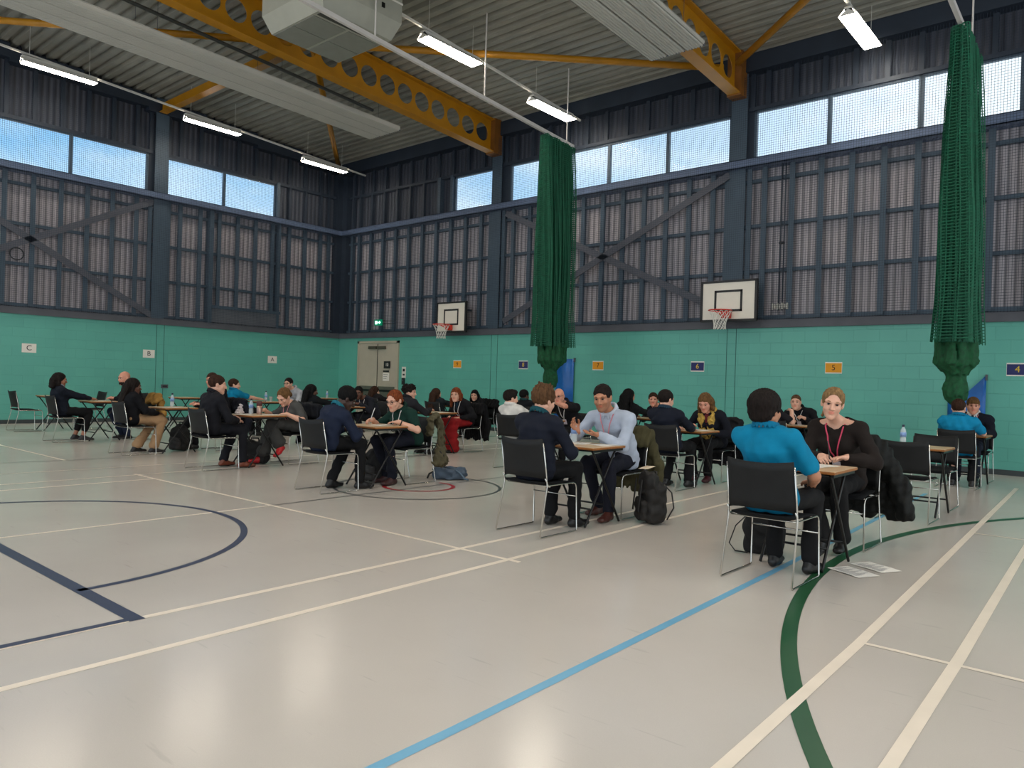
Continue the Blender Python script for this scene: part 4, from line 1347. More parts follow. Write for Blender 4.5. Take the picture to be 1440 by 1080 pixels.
def person(label, hip, ang, head, look=(0, 0, 0), hair=('short', 'brown'), sk='fair', top=None, bottom=None, shoes=SHOEB, arms=None, legs=None,
           detail=1, fem=False, extras=(), width=1.0, beard=False, hand=None, group=None):
    """hip: world x,y. ang: facing (0 looks along +y). head: world position of the head's middle. arms: wrists in body space"""
    a = math.radians(ang); ca, sa = math.cos(a), math.sin(a)
    loc = lambda p: V(ca * (p[0] - hip[0]) + sa * (p[1] - hip[1]), -sa * (p[0] - hip[0]) + ca * (p[1] - hip[1]), p[2])
    Hc = loc(head); seed = abs(hash(label)) % 1000 if False else sum(ord(c) for c in label) % 997
    P = V(0, 0, .56)
    hv = Hc - P; hl = np.linalg.norm(hv); ts = min(1.06, max(.8, hl / .64)); sw = (.172 if fem else .19) * width * (.35 + .65 * ts); sc = 1.06
    hd = hv / hl
    Rh = rotm(*look)
    N = P + hv * .765 + V(0, -.03 - .09 * max(0, hd[1]), 0) + V(0, 0, .0)
    N = N + V(0, 0, -.012)
    v = unit(N - P); Lx = unit(V(1, 0, 0) - v * v[0]); D = np.cross(v, Lx)
    W = mix(P, N, .42) + V(0, -.02 * hd[1] * 5, 0) * .5; Ch = mix(P, N, .77)
    Sh = [N + Lx * (s * sw) - v * .052 + D * .012 for s in (-1, 1)]
    arms = arms or 'table'
    if isinstance(arms, str):
        yt = {'table': .44, 'lap': .27}[arms]; zt = {'table': .785, 'lap': .625}[arms]
        arms = [(-.14, yt, zt), (.14, yt, zt)]
    ua, fa = .285 * (.4 + .6 * ts), .25
    El, Wr = [], []
    for i, s in enumerate((-1, 1)):
        hint = V(s * .75, -.45, -.6) if len(arms[i]) < 6 else V(*arms[i][3:6])
        e, w_ = ik(Sh[i], V(*arms[i][:3]), ua, fa, hint); El.append(e); Wr.append(w_)
    legs = legs or {}
    hj = [P + V(s * .085, .0, -.015) for s in (-1, 1)]
    kn = [V(*legs.get('kl', (-.12, .44, .53))), V(*legs.get('kr', (.12, .44, .53)))]
    an = [V(*legs.get('al', (-.12, .42, .085))), V(*legs.get('ar', (.12, .42, .085)))]
    fd = [unit(V(*legs.get('fl', (-.12, 1, 0)))), unit(V(*legs.get('fr', (.12, 1, 0))))]
    hb = {2: .0062, 1: .0085, 0: .0115}[detail]; hc = {2: .0085, 1: .011, 0: .014}[detail]
    pts = [Hc + V(0, 0, .2), Hc - V(0, 0, .2), P] + Sh + El + Wr + kn + an + [an[i] + fd[i] * .2 for i in (0, 1)] + [V(0, -.16, .5)]
    lo = np.min(pts, 0) - .16; hi = np.max(pts, 0) + .16; lo[2] = max(lo[2], -.02)
    short = top.get('sleeve', 'long') == 'short'

    def torso(f, e):
        wst = .125 if fem else .14
        f.ecap(P - v * .0, W, .165 * width + e, .112 + e, wst * width + e, .1 + e, Lx, .05)
        f.ecap(W, Ch, wst * width + e, .1 + e, .152 * width + e, .11 + e, Lx, .05)
        f.ecap(Ch, N - v * .05, .15 * width + e, .108 + e, .1 * width + e, .072 + e, Lx, .05)
        f.cone(Sh[0] + v * .01, Sh[1] + v * .01, .052 + e, .052 + e, .05)
        for i in (0, 1): f.cone(mix(Sh[i], N, .2) + v * .01, N + v * .025, .05 + e, .042 + e, .04)
        if fem:
            for s in (-1, 1): f.ell(Ch + Lx * s * .07 + D * .085 - v * .055, (.068 + e,) * 3, .04)

    # --- body: one continuous surface ---
    f = Fld(lo, hi, hb)
    torso(f, -.006)
    for i, s in enumerate((-1, 1)):
        f.cone(Sh[i], El[i], .046, .039, .03); f.cone(El[i], mix(El[i], Wr[i], .35), .039, .04, .015); f.cone(mix(El[i], Wr[i], .35), Wr[i], .04, .0265, .015)
        hd_ = (hand or {}).get('lr'[i], {})
        d0 = V(*hd_['d']) if 'd' in hd_ else unit(Wr[i] - El[i]) * V(1, 1, .25)
        n0 = V(*hd_['n']) if 'n' in hd_ else V(-s * .35, 0, -1)
        add_hand(f, Wr[i], d0, n0, s, hd_.get('curl', 22 if detail else 18), hd_.get('spread', .35), .92 if fem else 1.0)
        f.cone(hj[i], kn[i], .076, .052, .04); f.cone(kn[i], mix(kn[i], an[i], .35), .05, .05, .02); f.cone(mix(kn[i], an[i], .35), an[i], .05, .034, .02)
        f.cone(an[i] - fd[i] * .02 - V(0, 0, .035), an[i] + fd[i] * .12 - V(0, 0, .055), .024, .018, .01)
    add_head(f, Hc, Rh, sc, detail > 0, N - v * .01, fem)
    lipm = mat('lip_' + sk, [int(c * .82) if i else c for i, c in enumerate(SKIN[sk])], .4)
    stub = mat('stubble_' + sk, [int(c * .87) for c in SKIN[sk]], .7)

    def choose(c):
        ql = (c - Hc) @ Rh
        lip = (np.abs(ql[:, 0]) < .021) & (ql[:, 2] < -.052) & (ql[:, 2] > -.075) & (ql[:, 1] > .078)
        out = np.where(lip, 1, 0)
        if beard:
            bd = (ql[:, 2] < -.035) & (ql[:, 2] > -.135) & (ql[:, 1] > -.005 - .4 * (ql[:, 2] + .035)) & (np.abs(ql[:, 0]) < .09) & ~lip
            bd &= ~((ql[:, 2] > -.05) & (np.abs(ql[:, 0]) < .035) & (ql[:, 2] > -.044))
            out = np.where(bd, 2, out)
        return out
    body = f.build('person', [skin(sk), lipm, stub], None, choose)
    body.location = (hip[0], hip[1], 0); body.rotation_euler = (0, 0, a)
    tag(body, label, 'person', group)
    q = lambda x, y, z: Hc + Rh @ (V(x, y, z) * sc)

    # --- face details ---
    if detail:
        hk = hair[1] if hair[0] not in ('bald',) else 'brown'
        for s in (-1, 1):
            c = q(s * .031, .081, .004)
            b = MB(); n1, n2 = 8, 6
            vs = []; fs = []; mi = []
            for j in range(n2 + 1):
                th = PI * j / n2
                for i in range(n1):
                    ph = 2 * PI * i / n1
                    p = V(math.sin(th) * math.cos(ph) * .0125, math.cos(th) * .0115, math.sin(th) * math.sin(ph) * .0085)
                    vs.append(c + Rh @ p)
            for j in range(n2):
                for i in range(n1):
                    l = (i + 1) % n1; fs.append((j * n1 + i, (j + 1) * n1 + i, (j + 1) * n1 + l, j * n1 + l)); mi.append(1 if j < 2 else 0)
            link_mesh('eye', vs, fs, [EYEW, EYED], body, True, mi)
            MB().tube([q(s * .047, .074, .022), q(s * .034, .088, .028), q(s * .014, .092, .026)], [.0022, .0034, .0032], 6).build('eyebrow', hairm(hk), body, True)
            MB().tube([q(s * .044, .0815, .0085), q(s * .031, .0925, .0125), q(s * .018, .0885, .0085)], .0022, 5).build('eyelash', EYED, body, True)
    # --- hair ---
    if hair[0] != 'bald':
        ext = {'bob': .26, 'long': .36, 'xlong': .52, 'wavy': .4}.get(hair[0], .19)
        lo2 = Hc - V(.2, .24, ext + .02); hi2 = Hc + V(.2, .22, .2)
        fh = Fld(lo2, hi2, {2: .0055, 1: .008, 0: .0115}[detail])
        hair_field(fh, hair[0], q, Rh, sc, seed)
        fh.build('hair', hairm(hair[1]), body)
    # --- top ---
    tm = cloth(top['c'])
    ft = Fld(np.minimum(lo, lo), hi, hc)
    torso(ft, .012)
    hem = P - v * .01
    ft.ecap(W, hem, .15 * width + .012, .115, .178 * width + .01, .135, Lx, .05)
    cuff = []
    for i in (0, 1):
        if short:
            e = mix(Sh[i], El[i], .74); ft.cone(Sh[i], e, .061, .062, .03)
            ft.ell(mix(Sh[i], El[i], .74 + .24), (.052,) * 3, .006, 's')
        else:
            m_ = mix(El[i], Wr[i], .5); ft.cone(Sh[i], El[i], .061, .056, .03); ft.cone(El[i], m_, .056, .052, .02); ft.cone(m_, mix(El[i], Wr[i], .94), .052, .04, .02)
    seat_cut(ft)
    nk = top.get('neck', .06)
    ft.wrinkle(top.get('wr', .0045), .11, seed)
    ft.cone(N + v * .0 + D * .01, N + v * .22 + D * .05, nk, nk + .02, .008, 's')
    if top.get('boat'):
        ft.ecap(N + v * .045 - Lx * .085 + D * .02, N + v * .045 + Lx * .085 + D * .02, .062, .058, .062, .058, v, .008, 's')
    if top.get('open'):   # open collar showing a shirt or skin
        ft.cone(N + D * .09 - v * .02, N + D * .14 - v * top['open'], .035, .008, .006, 's')
    shirt = ft.build(top.get('name', 'jumper'), tm, body)
    if top.get('inner'):
        fi = Fld(lo, hi, hc); torso(fi, .004); fi.cone(N, N + v * .2 + D * .05, .058, .08, .006, 's'); fi.build('undershirt', cloth(top['inner']), body)
    if top.get('collar'):
        ring = []
        for k in range(20):
            th = 2 * PI * k / 20
            ring.append(N + v * (.056 - .03 * math.cos(th)) + Lx * math.sin(th) * .073 + D * (math.cos(th) * .07 + .012))
        fc = Fld(N - V(.2, .2, .2), N + V(.2, .2, .2), min(hc, .009))
        for k in range(20):
            if k in (0,) and top.get('opencollar', True): continue
            fc.cone(ring[k], ring[(k + 1) % 20], .017, .017, .006)
            o2 = unit(ring[k] - N - v * .03); fc.cone(ring[k], ring[k] + o2 * .02 - v * .036, .012, .01, .006)
        fc.build('collar', cloth(top['collar']), body)
    # --- trousers / skirt ---
    bm = cloth(bottom['c'])
    fb = Fld(lo, hi, hc)
    fb.ecap(P - v * .0, P + v * .1, .178 * width, .122, .152 * width, .122, Lx, .05)
    for i in (0, 1):
        fb.cone(hj[i], kn[i], .09, .068, .04)
        fl = bottom.get('flare', .058)
        end = mix(kn[i], an[i], bottom.get('len', .93))
        fb.cone(kn[i], end, .066, fl, .02)
    if bottom.get('skirt'):
        kc = mix(kn[0], kn[1], .5); ac = mix(an[0], an[1], .5)
        fb.ecap(P + V(0, .05, -.0), kc, .18, .1, .19, .085, Lx, .05)
        fb.ecap(kc, ac + V(0, 0, .0), .18, .085, .24, .13, Lx, .05)
    fb.wrinkle(.006, .13, seed + 5)
    seat_cut(fb)
    fb.above(.012)
    fb.build(bottom.get('name', 'trousers'), bm, body)
    # --- shoes ---
    sm = shoes if isinstance(shoes, (list, tuple)) else [shoes, shoes]
    for i in (0, 1):
        u = fd[i]; A = an[i]; dn = V(0, 0, -1) if abs(u[2]) < .15 else unit(np.cross(np.cross(u, V(0, 0, -1)), u))
        side = np.cross(u, dn)
        fs_ = Fld(np.minimum(A, A + u * .2) - .12, np.maximum(A, A + u * .2) + .12, hc * .9)
        heel = A - u * .035 + dn * .045; toe = A + u * .165 + dn * .052
        fs_.ecap(heel, mix(heel, toe, .5), .035, .036, .041, .034, side, .02)
        fs_.ecap(mix(heel, toe, .5), toe, .043, .034, .038, .026, side, .02)
        fs_.cone(A + dn * .0, mix(heel, toe, .55) - dn * .012, .043, .028, .03)
        base = float(A @ dn) + .083
        X, Y, Z = fs_.ax[0][:, None, None], fs_.ax[1][None, :, None], fs_.ax[2][None, None, :]
        fs_.F = np.maximum(fs_.F, (X * dn[0] + Y * dn[1] + Z * dn[2] - base).astype(np.float32))
        fs_.above(.003)
        fs_.build('shoe', [sm[0], sm[1]], body, lambda c, A=A, dn=dn: np.where((c - A) @ dn > .062, 1, 0))
    # --- small things worn ---
    for ex in extras:
        if ex[0] == 'lanyard':
            m = mat('lanyard_' + ex[1], LANYARD[ex[1]], .6, 0, .1, 60); drop = ex[2] if len(ex) > 2 else .26
            b = MB()
            for s in (-1, 1):
                pl = []
                for k in range(9):
                    t = k / 8
                    p = N + v * (.03 - (.03 + drop) * t ** 1.2) + Lx * s * (.074 * (1 - t) + .006) + D * (.02 + .12 * min(1, t * 2.2))
                    pl.append(ft.drape(p, D, .004, back=30))
                b.tube(pl, .0068, 6, flat=.45)
            b.build('lanyard', m, body, True)
            e = ft.drape(N - v * (drop + .05) + D * .14, D, .006, back=30)
            Rm = Matrix((Lx, D, v)).transposed()
            MB().cbox(e, (.065, .006, .09), Rm).build('badge', mat('badge_card', (214, 200, 204), .4, 0, .1, 40), body)
        elif ex[0] == 'glasses':
            b = MB()
            for s in (-1, 1):
                b.tube([q(s * .033 + .021 * math.cos(k * PI / 6), .101, .002 + .017 * math.sin(k * PI / 6)) for k in range(12)], .0024, 5, True)
                b.tube([q(s * .054, .1, .006), q(s * .076, .03, .008), q(s * .078, -.01, .004)], .0022, 5)
            b.tube([q(-.012, .101, .005), q(.012, .101, .005)], .0022, 5)
            b.build('glasses', BLACKP, body, True)
        elif ex[0] == 'pen':
            i = ex[1]; s = (-1, 1)[i]; d = unit(Wr[i] - El[i]); p = Wr[i] + d * .1 + V(-s * .03, 0, -.01)
            MB().tube([p + V(0, .02, -.015), p + V(s * .025, -.03, .055), p + V(s * .05, -.08, .12)], .0042, 6).build('pen', mat(*ex[2]), body, True)
        elif ex[0] == 'watch':
            i = ex[1]; c = mix(El[i], Wr[i], .88); d = unit(Wr[i] - El[i]); x = unit(np.cross(d, V(0, 0, 1))); y = np.cross(x, d)
            MB().tube([c + (x * math.cos(k * PI / 6) + y * math.sin(k * PI / 6)) * .034 for k in range(12)], .008, 5, True).build('watch', BLACKP, body, True)
        elif ex[0] == 'scarf':
            m = mat('scarf_yellow', (178, 146, 66), .85, 0, .4, 30, .4, 120)
            fsf = Fld(N - V(.25, .25, .5), N + V(.25, .3, .2), .011)
            for s in (-1, 1):
                pl = [N + v * .05 - D * .05 + Lx * s * .03, N + v * .04 + Lx * s * .085 + D * .02, N - v * .06 + Lx * s * .075 + D * .12, N - v * .22 + Lx * s * .065 + D * .155, N - v * .36 + Lx * s * .06 + D * .14]
                for k in range(4): fsf.ecap(pl[k], pl[k + 1], .04, .024, .042, .024, Lx, .02)
            fsf.wrinkle(.008, .05, 4, (1.5, 1.5, .3)); fsf.build('scarf', m, body)
        elif ex[0] == 'beardmass':
            fbm = Fld(Hc - V(.15, .15, .22), Hc + V(.15, .2, .1), .009)
            fbm.ell(q(0, .045, -.085), (.062, .055, .048), .01, R=Rh); fbm.ell(q(0, .1, -.05), (.03, .03, .014), .004, 's', R=Rh); fbm.ell(q(0, .06, -.02), (.09, .09, .035), .01, 's', R=Rh)
            fbm.wrinkle(.004, .02, 3); fbm.build('beard', hairm(ex[1]), body)
        elif ex[0] == 'earring':
            for s in (-1, 1): MB().lathe([(.001, -.004), (.005, 0), (.001, .004)], q(s * .082, -.008, -.045), 8).build('earring', CHROME, body, True)
    return body


NAVYJ = (26, 32, 50); BLK = (22, 22, 25); CHAR = (40, 40, 44); TEALS = (0, 128, 168)
def tt(c, **k): return dict(c=c, **k)
S_ = tt((24, 24, 27))
# ---------- the cast ----------
LEG_IN = dict(al=(-.12, .36, .085), ar=(.12, .4, .085))
PENW = ('pen_white', (225, 225, 225), .4); PENB = ('pen_black', (20, 20, 22), .4)
# front pair
person('person seen from behind in a bright teal short sleeved shirt on the front chair', (-1.96, 5.1), 0, (-1.965, 4.99, 1.165), (-14, -6, 0), ('mop', 'dark'), 'olive', tt(TEALS, sleeve='short', name='polo_shirt', collar=(0, 112, 150)), tt(BLK),
       arms=[(-.1, .42, .72), (.2, .24, .66)], legs=dict(kl=(-.12, .43, .53), al=(-.1, .36, .085), kr=(.15, .44, .53), ar=(.17, .32, .085)), detail=2, width=.97)
person('blonde woman with tied hair, brown top and pink lanyard writing at the front desk', (-1.97, 6.74), 180, (-1.97, 6.41, 1.205), (18, -8, -8), ('bun', 'blonde'), 'fair', tt((40, 30, 26), name='top', neck=.082, boat=True), tt((20, 20, 22), flare=.07),
       arms=[(-.16, .42, .775), (.03, .5, .775)], hand=dict(l=dict(d=(.7, .7, 0), n=(0, .1, -1), curl=28), r=dict(d=(-.5, .8, -.15), n=(-.6, -.1, -.8), curl=55)),
       legs=dict(kl=(-.1, .44, .53), al=(-.13, .42, .1), kr=(.1, .42, .52), ar=(-.02, .58, .1), fr=(-.1, 1, -.12)), detail=2, fem=True, extras=(('lanyard', 'pink', .3), ('pen', 1, PENB)))
# second pair
person('person with tousled fair brown hair in a navy jumper, back to the camera', (-4.06, 5.1), 0, (-4.05, 5.2, 1.145), (-8, -12, 0), ('tousle', 'lightbrown'), 'fair', tt(NAVYJ, collar=(28, 92, 104)), tt(BLK),
       arms=[(-.12, .5, .76), (.15, .36, .7)], legs=dict(kl=(-.1, .44, .53), al=(-.1, .38, .085), kr=(.13, .44, .53), ar=(.13, .44, .085)), detail=2, width=1.06)
person('man with short dark hair in a pale blue shirt gesturing with both hands', (-4.05, 6.48), 180, (-4.05, 6.13, 1.175), (16, -12, 4), ('short', 'dark'), 'olive', tt((186, 196, 214), name='shirt', neck=.064, collar=(200, 208, 224)), tt((34, 36, 52), name='trousers'), shoes=mat('brown_shoe', (72, 34, 28), .4, 0, .15, 20),
       arms=[(-.05, .46, .82), (.2, .47, .84)], hand=dict(l=dict(d=(.75, .6, .1), n=(.2, .3, .95), curl=16, spread=.8), r=dict(d=(.15, .7, .75), n=(-.95, .1, .1), curl=22, spread=.8)),
       legs=dict(kl=(-.16, .44, .52), al=(-.17, .44, .085), kr=(.14, .38, .53), ar=(.1, .2, .085)), detail=2, beard=True, width=1.08, extras=(('lanyard', 'palepink', .22),))
# left middle pairs
person('hunched person with short black hair in a navy jumper with teal shoulder trim', (-7.12, 5.08), 0, (-7.08, 5.36, 1.05), (-24, -32, 0), ('afro', 'black'), 'dark', tt((32, 44, 72), collar=(28, 104, 122)), tt(BLK),
       arms=[(-.1, .36, .68), (.12, .42, .68)], legs=dict(al=(-.12, .2, .085), ar=(.14, .42, .085)), detail=2, width=1.05)
person('woman with ginger tied back hair in a green shirt writing at a desk', (-7.12, 6.38), 180, (-7.13, 6.12, 1.03), (12, -16, 0), ('bun', 'ginger'), 'fair', tt((16, 62, 52), sleeve='short', name='shirt', collar=(16, 58, 48)), tt((28, 32, 48), name='jeans'), shoes=mat('maroon_shoe', (58, 30, 30), .5),
       arms=[(-.2, .36, .775), (.2, .44, .785)], hand=dict(l=dict(d=(.9, .5, 0), n=(0, 0, -1)), r=dict(d=(-.1, 1, -.05), n=(-.5, 0, -.85), curl=52)),
       legs=dict(al=(-.12, .36, .085), ar=(.1, .28, .085)), detail=2, fem=True, width=1.12, extras=(('lanyard', 'white', .28), ('glasses',), ('pen', 1, PENW), ('watch', 0)))
person('young man in a dark suit seen from behind in profile at the left desk', (-9.7, 5.05), 0, (-9.69, 5.16, 1.15), (-24, -6, 0), ('short', 'brown'), 'fair', tt((26, 27, 36), name='suit_jacket', collar=(26, 27, 36)), tt((28, 29, 38)), shoes=[mat('tan_brogue', (112, 54, 34), .35, 0, .15, 15), mat('dark_sole', (40, 24, 20), .6)],
       arms=[(-.12, .36, .7), (.14, .34, .66)], legs=dict(al=(-.14, .3, .085), ar=(.16, .42, .085)), detail=2, width=1.08)
person('woman in a grey dress and red shoes bent over writing', (-9.68, 6.44), 180, (-9.7, 6.2, .985), (14, -34, -4), ('bun', 'darkblonde'), 'fair', tt((98, 98, 96), sleeve='short', name='dress', neck=.066), tt((84, 84, 82), name='dress_skirt', flare=.1, len=.8), shoes=mat('red_shoe', (176, 14, 24), .45, 0, .1, 10),
       arms=[(-.16, .3, .74), (.2, .44, .785)], hand=dict(l=dict(d=(.9, .5, 0), n=(0, 0, -1)), r=dict(d=(-.2, 1, -.05), n=(-.5, 0, -.85), curl=52)),
       legs=dict(kl=(.0, .46, .6), al=(-.15, .38, .27), fl=(-.35, .8, -.45), kr=(.1, .42, .53), ar=(.14, .5, .1), fr=(.35, 1, 0)), detail=2, fem=True, extras=(('lanyard', 'palepink', .26), ('pen', 1, PENB)))
person('woman with long dark hair, black top and khaki trousers', (-12.1, 5.02), 0, (-12.12, 5.06, 1.06), (-10, -8, 0), ('wavy', 'dark'), 'brown', tt((14, 15, 22)), tt((176, 140, 104), flare=.074, len=.88), shoes=[mat('dark_trainer', (20, 18, 18), .5), mat('white_sole', (224, 218, 210), .5)],
       arms=[(-.1, .32, .64), (.12, .36, .64)], legs=dict(kl=(-.1, .42, .53), al=(-.1, .12, .085), kr=(.13, .44, .53), ar=(.13, .3, .085)), detail=1, fem=True)
person('bearded reddish haired man mostly behind the suited young man', (-12.2, 6.6), 180, (-12.27, 6.42, 1.185), (34, -4, 0), ('short', 'brown'), 'pink', tt((22, 24, 34), name='jacket'), tt((20, 21, 26)), arms='table', legs=dict(kl=(.0, .42, .6), al=(.3, .5, .42), fl=(.8, .5, -.1)), detail=1, beard=True)
person('woman with a dark bob, navy jumper and cropped black trousers, leftmost person', (-14.8, 4.92), 0, (-14.8, 4.9, 1.105), (-8, -6, 0), ('bob', 'dark'), 'tan', tt((22, 30, 46), collar=(150, 160, 170)), tt((20, 21, 24), len=.7), shoes=[mat('grey_trainer', (44, 42, 42), .6), mat('pale_sole', (200, 196, 186), .5)],
       arms=[(-.06, .45, .775), (.1, .47, .775)], legs=dict(al=(-.1, .28, .085), ar=(.12, .34, .085)), detail=1, fem=True)
person('bald man with a dark beard in a black top and jeans, hands on the desk', (-14.75, 6.25), 180, (-14.75, 5.98, 1.165), (10, -8, 0), ('bald', 'brown'), 'pink', tt((20, 22, 30), name='sweater'), tt((40, 52, 80), name='jeans'), shoes=[mat('black_trainer', (22, 22, 24), .5), mat('pale_sole2', (190, 190, 186), .5)],
       arms=[(-.06, .44, .785), (.08, .46, .785)], legs=dict(al=(-.1, .2, .085), ar=(.12, .22, .085)), detail=1, extras=(('beardmass', 'dark'),))
# second row
person('dark haired person in a navy jumper with back turned, right of the rucksack', (-4.66, 8.56), 0, (-4.66, 8.52, 1.135), (-14, -8, 0), ('short', 'dark'), 'fair', tt(NAVYJ, collar=(46, 74, 96)), tt(BLK), arms=[(-.12, .42, .76), (.15, .42, .76)], legs=dict(al=(-.12, .24, .085), ar=(.14, .34, .085)), detail=1, width=1.06)
person('woman with long blonde brown hair and yellow patterned scarf reading at a desk', (-4.66, 9.92), 180, (-4.66, 9.62, 1.1), (10, -26, 0), ('long', 'darkblonde'), 'pink', tt((18, 22, 36), name='cardigan', open=.14, inner=(110, 40, 46)), tt((20, 20, 24)), shoes=mat('burgundy_shoe', (66, 24, 30), .45),
       arms=[(-.14, .3, .68), (.18, .36, .78)], legs=dict(al=(-.08, .3, .085), ar=(.12, .34, .085)), detail=1, fem=True, width=1.06, extras=(('scarf',),))
person('person with dark brown swept hair in a white shirt seen from behind', (-7.2, 8.56), 0, (-7.2, 8.44, 1.06), (-22, -4, 0), ('quiff', 'dark'), 'fair', tt((226, 222, 216), name='shirt', collar=(230, 226, 222)), tt(BLK), arms=[(-.12, .44, .77), (.14, .44, .77)], detail=1)
person('bald man with a white lanyard resting his chin on his forearm', (-7.2, 10.02), 180, (-7.22, 9.66, 1.1), (16, -10, 8), ('bald', 'grey'), 'pink', tt((24, 22, 28), sleeve='short', name='polo_shirt', collar=(40, 24, 30)), tt(BLK),
       arms=[(.06, .4, 1.0, -1, .4, -.2), (.12, .43, .98)], hand=dict(l=dict(d=(1, .05, .2), n=(0, -.4, -.8), curl=40), r=dict(d=(-.5, -.2, .8), n=(-.6, -.7, .1), curl=40)), detail=1, width=1.15, extras=(('lanyard', 'white', .2), ('glasses',)))
person('young man with dark curly hair partly behind the ginger haired woman', (-9.62, 8.52), 0, (-9.62, 8.6, 1.08), (-62, -4, 0), ('curly', 'dark'), 'fair', tt((44, 44, 50), name='jacket', collar=(34, 34, 40)), tt(BLK), arms='table', detail=1)
person('woman with long ginger brown hair in a black top and long red skirt', (-9.62, 9.98), 180, (-9.64, 9.74, 1.045), (26, -4, 0), ('long', 'ginger'), 'fair', tt((18, 18, 24), name='cardigan', open=.12, inner=(28, 66, 86)), tt((150, 26, 30), name='skirt', skirt=True, flare=.1, len=1.0), arms='lap', detail=1, fem=True, width=1.08, extras=(('lanyard', 'white', .3),))
person('person with very long black hair left of the hunched navy jumper', (-12.05, 8.36), 0, (-12.05, 8.3, 1.02), (-18, -6, 0), ('xlong', 'black'), 'brown', tt((16, 22, 28)), tt(BLK), arms='table', detail=1, fem=True)
person('bearded man in a dark jacket with a lanyard looking left', (-12.03, 9.75), 180, (-12.05, 9.4, 1.0), (42, -6, 0), ('short', 'black'), 'brown', tt((34, 36, 48), name='jacket', open=.12, inner=(52, 50, 60)), tt((30, 32, 42)), arms='table', detail=1, beard=True, width=1.1, extras=(('lanyard', 'white', .24),))
person('small person with brown hair in a teal shirt at the back left', (-14.5, 8.16), 0, (-14.5, 8.09, 1.075), (-32, -2, 0), ('short', 'brown'), 'fair', tt(TEALS, sleeve='short', name='polo_shirt', collar=(0, 112, 150)), tt(BLK), arms='table', detail=1)
person('man with glasses and a pale grey shirt at the back left desk', (-14.5, 9.72), 180, (-14.5, 9.37, 1.125), (26, -2, 0), ('short', 'dark'), 'fair', tt((176, 178, 184), name='shirt', collar=(184, 186, 192)), tt((40, 42, 50)), arms='table', detail=1, beard=True, extras=(('glasses',),))
# back row
person('person in a teal shirt with brown hair at the right, back to the camera', (-2.0, 12.12), 0, (-2.0, 12.08, 1.125), (-8, -4, 0), ('short', 'brown'), 'fair', tt((8, 140, 186), sleeve='short', name='polo_shirt', collar=(6, 120, 160)), tt(BLK), shoes=[SHOEB, mat('white_sole3', (200, 200, 196), .5)], arms=[(-.12, .4, .76), (.2, .4, .77)],
       legs=dict(kl=(-.1, .42, .53), al=(-.08, .1, .085), kr=(.12, .42, .53), ar=(.16, .12, .085)), detail=1, width=1.1)
person('boy with a fair fringe, navy jumper and white collar facing the camera', (-2.02, 13.34), 180, (-2.0, 13.22, 1.155), (12, -6, 0), ('fringe', 'darkblonde'), 'pink', tt((20, 26, 42), collar=(220, 218, 216)), tt((40, 46, 66)), arms=[(-.13, .4, .79), (.1, .4, .79)], detail=1, width=1.15, extras=(('lanyard', 'palepink', .24),))
person('man with cropped hair in a black uniform shirt at the back', (-4.45, 13.05), 180, (-4.5, 12.7, 1.11), (12, -2, 0), ('buzz', 'lightbrown'), 'fair', tt((20, 22, 30), name='uniform_shirt', collar=(20, 22, 30)), tt((20, 21, 26)), arms=[(-.14, .4, .84), (.14, .42, .79)], hand=dict(l=dict(d=(.5, .6, .3), n=(.5, 0, -.6), curl=55)), detail=1, width=1.08, extras=(('lanyard', 'white', .14),))
person('person with dark hair and a raised bare arm hidden behind the front teal shirt', (-4.5, 11.7), 0, (-4.62, 11.72, 1.1), (-10, -2, 0), ('short', 'dark'), 'fair', tt((36, 32, 38), sleeve='short', name='top'), tt(BLK), arms=[(-.14, .4, .77), (.2, .26, .98, 1, .3, -1)], detail=0)
person('woman in black with long black hair, back turned, beside the smiling man', (-6.86, 11.2), 0, (-6.8, 11.12, 1.12), (-16, -4, 0), ('xlong', 'black'), 'olive', tt((16, 20, 24)), tt((16, 17, 20)), arms=[(-.12, .4, .77), (.2, .44, .82)], detail=1, fem=True)
person('smiling man in a dark jacket and lanyard behind the pale shirt man', (-6.9, 12.6), 180, (-7.0, 12.3, 1.06), (30, -2, 0), ('short', 'brown'), 'pink', tt((22, 24, 32), name='jacket', open=.16, inner=(96, 30, 44)), tt(BLK), arms=[(-.1, .42, .83), (.1, .42, .84)], detail=1, extras=(('lanyard', 'palepink', .2),))
person('person with short black hair in a black top below the left green net', (-9.5, 11.66), 0, (-9.52, 11.58, 1.035), (-6, -6, 0), ('short', 'black'), 'brown', tt((20, 24, 32), collar=(40, 82, 84)), tt(BLK), arms='table', detail=0)
person('person with very long brown hair, back turned, left of the red skirt', (-12.0, 11.58), 0, (-12.0, 11.52, .99), (-4, -4, 0), ('xlong', 'brown'), 'fair', tt((30, 40, 46)), tt(BLK), arms='table', detail=1, fem=True)
person('woman with black fringed hair in a white dotted black top by the wall', (-12.0, 12.95), 180, (-12.0, 12.75, .97), (30, -6, 0), ('long', 'black'), 'fair', tt((18, 18, 22), name='polka_dot_top'), tt((18, 18, 22)), arms='table', detail=1, fem=True)
person('person with long brown hair just showing behind the bearded man', (-14.25, 11.7), 0, (-14.3, 11.66, .98), (-10, -6, 0), ('long', 'brown'), 'fair', tt((34, 30, 34)), tt(BLK), arms='table', detail=0, fem=True)
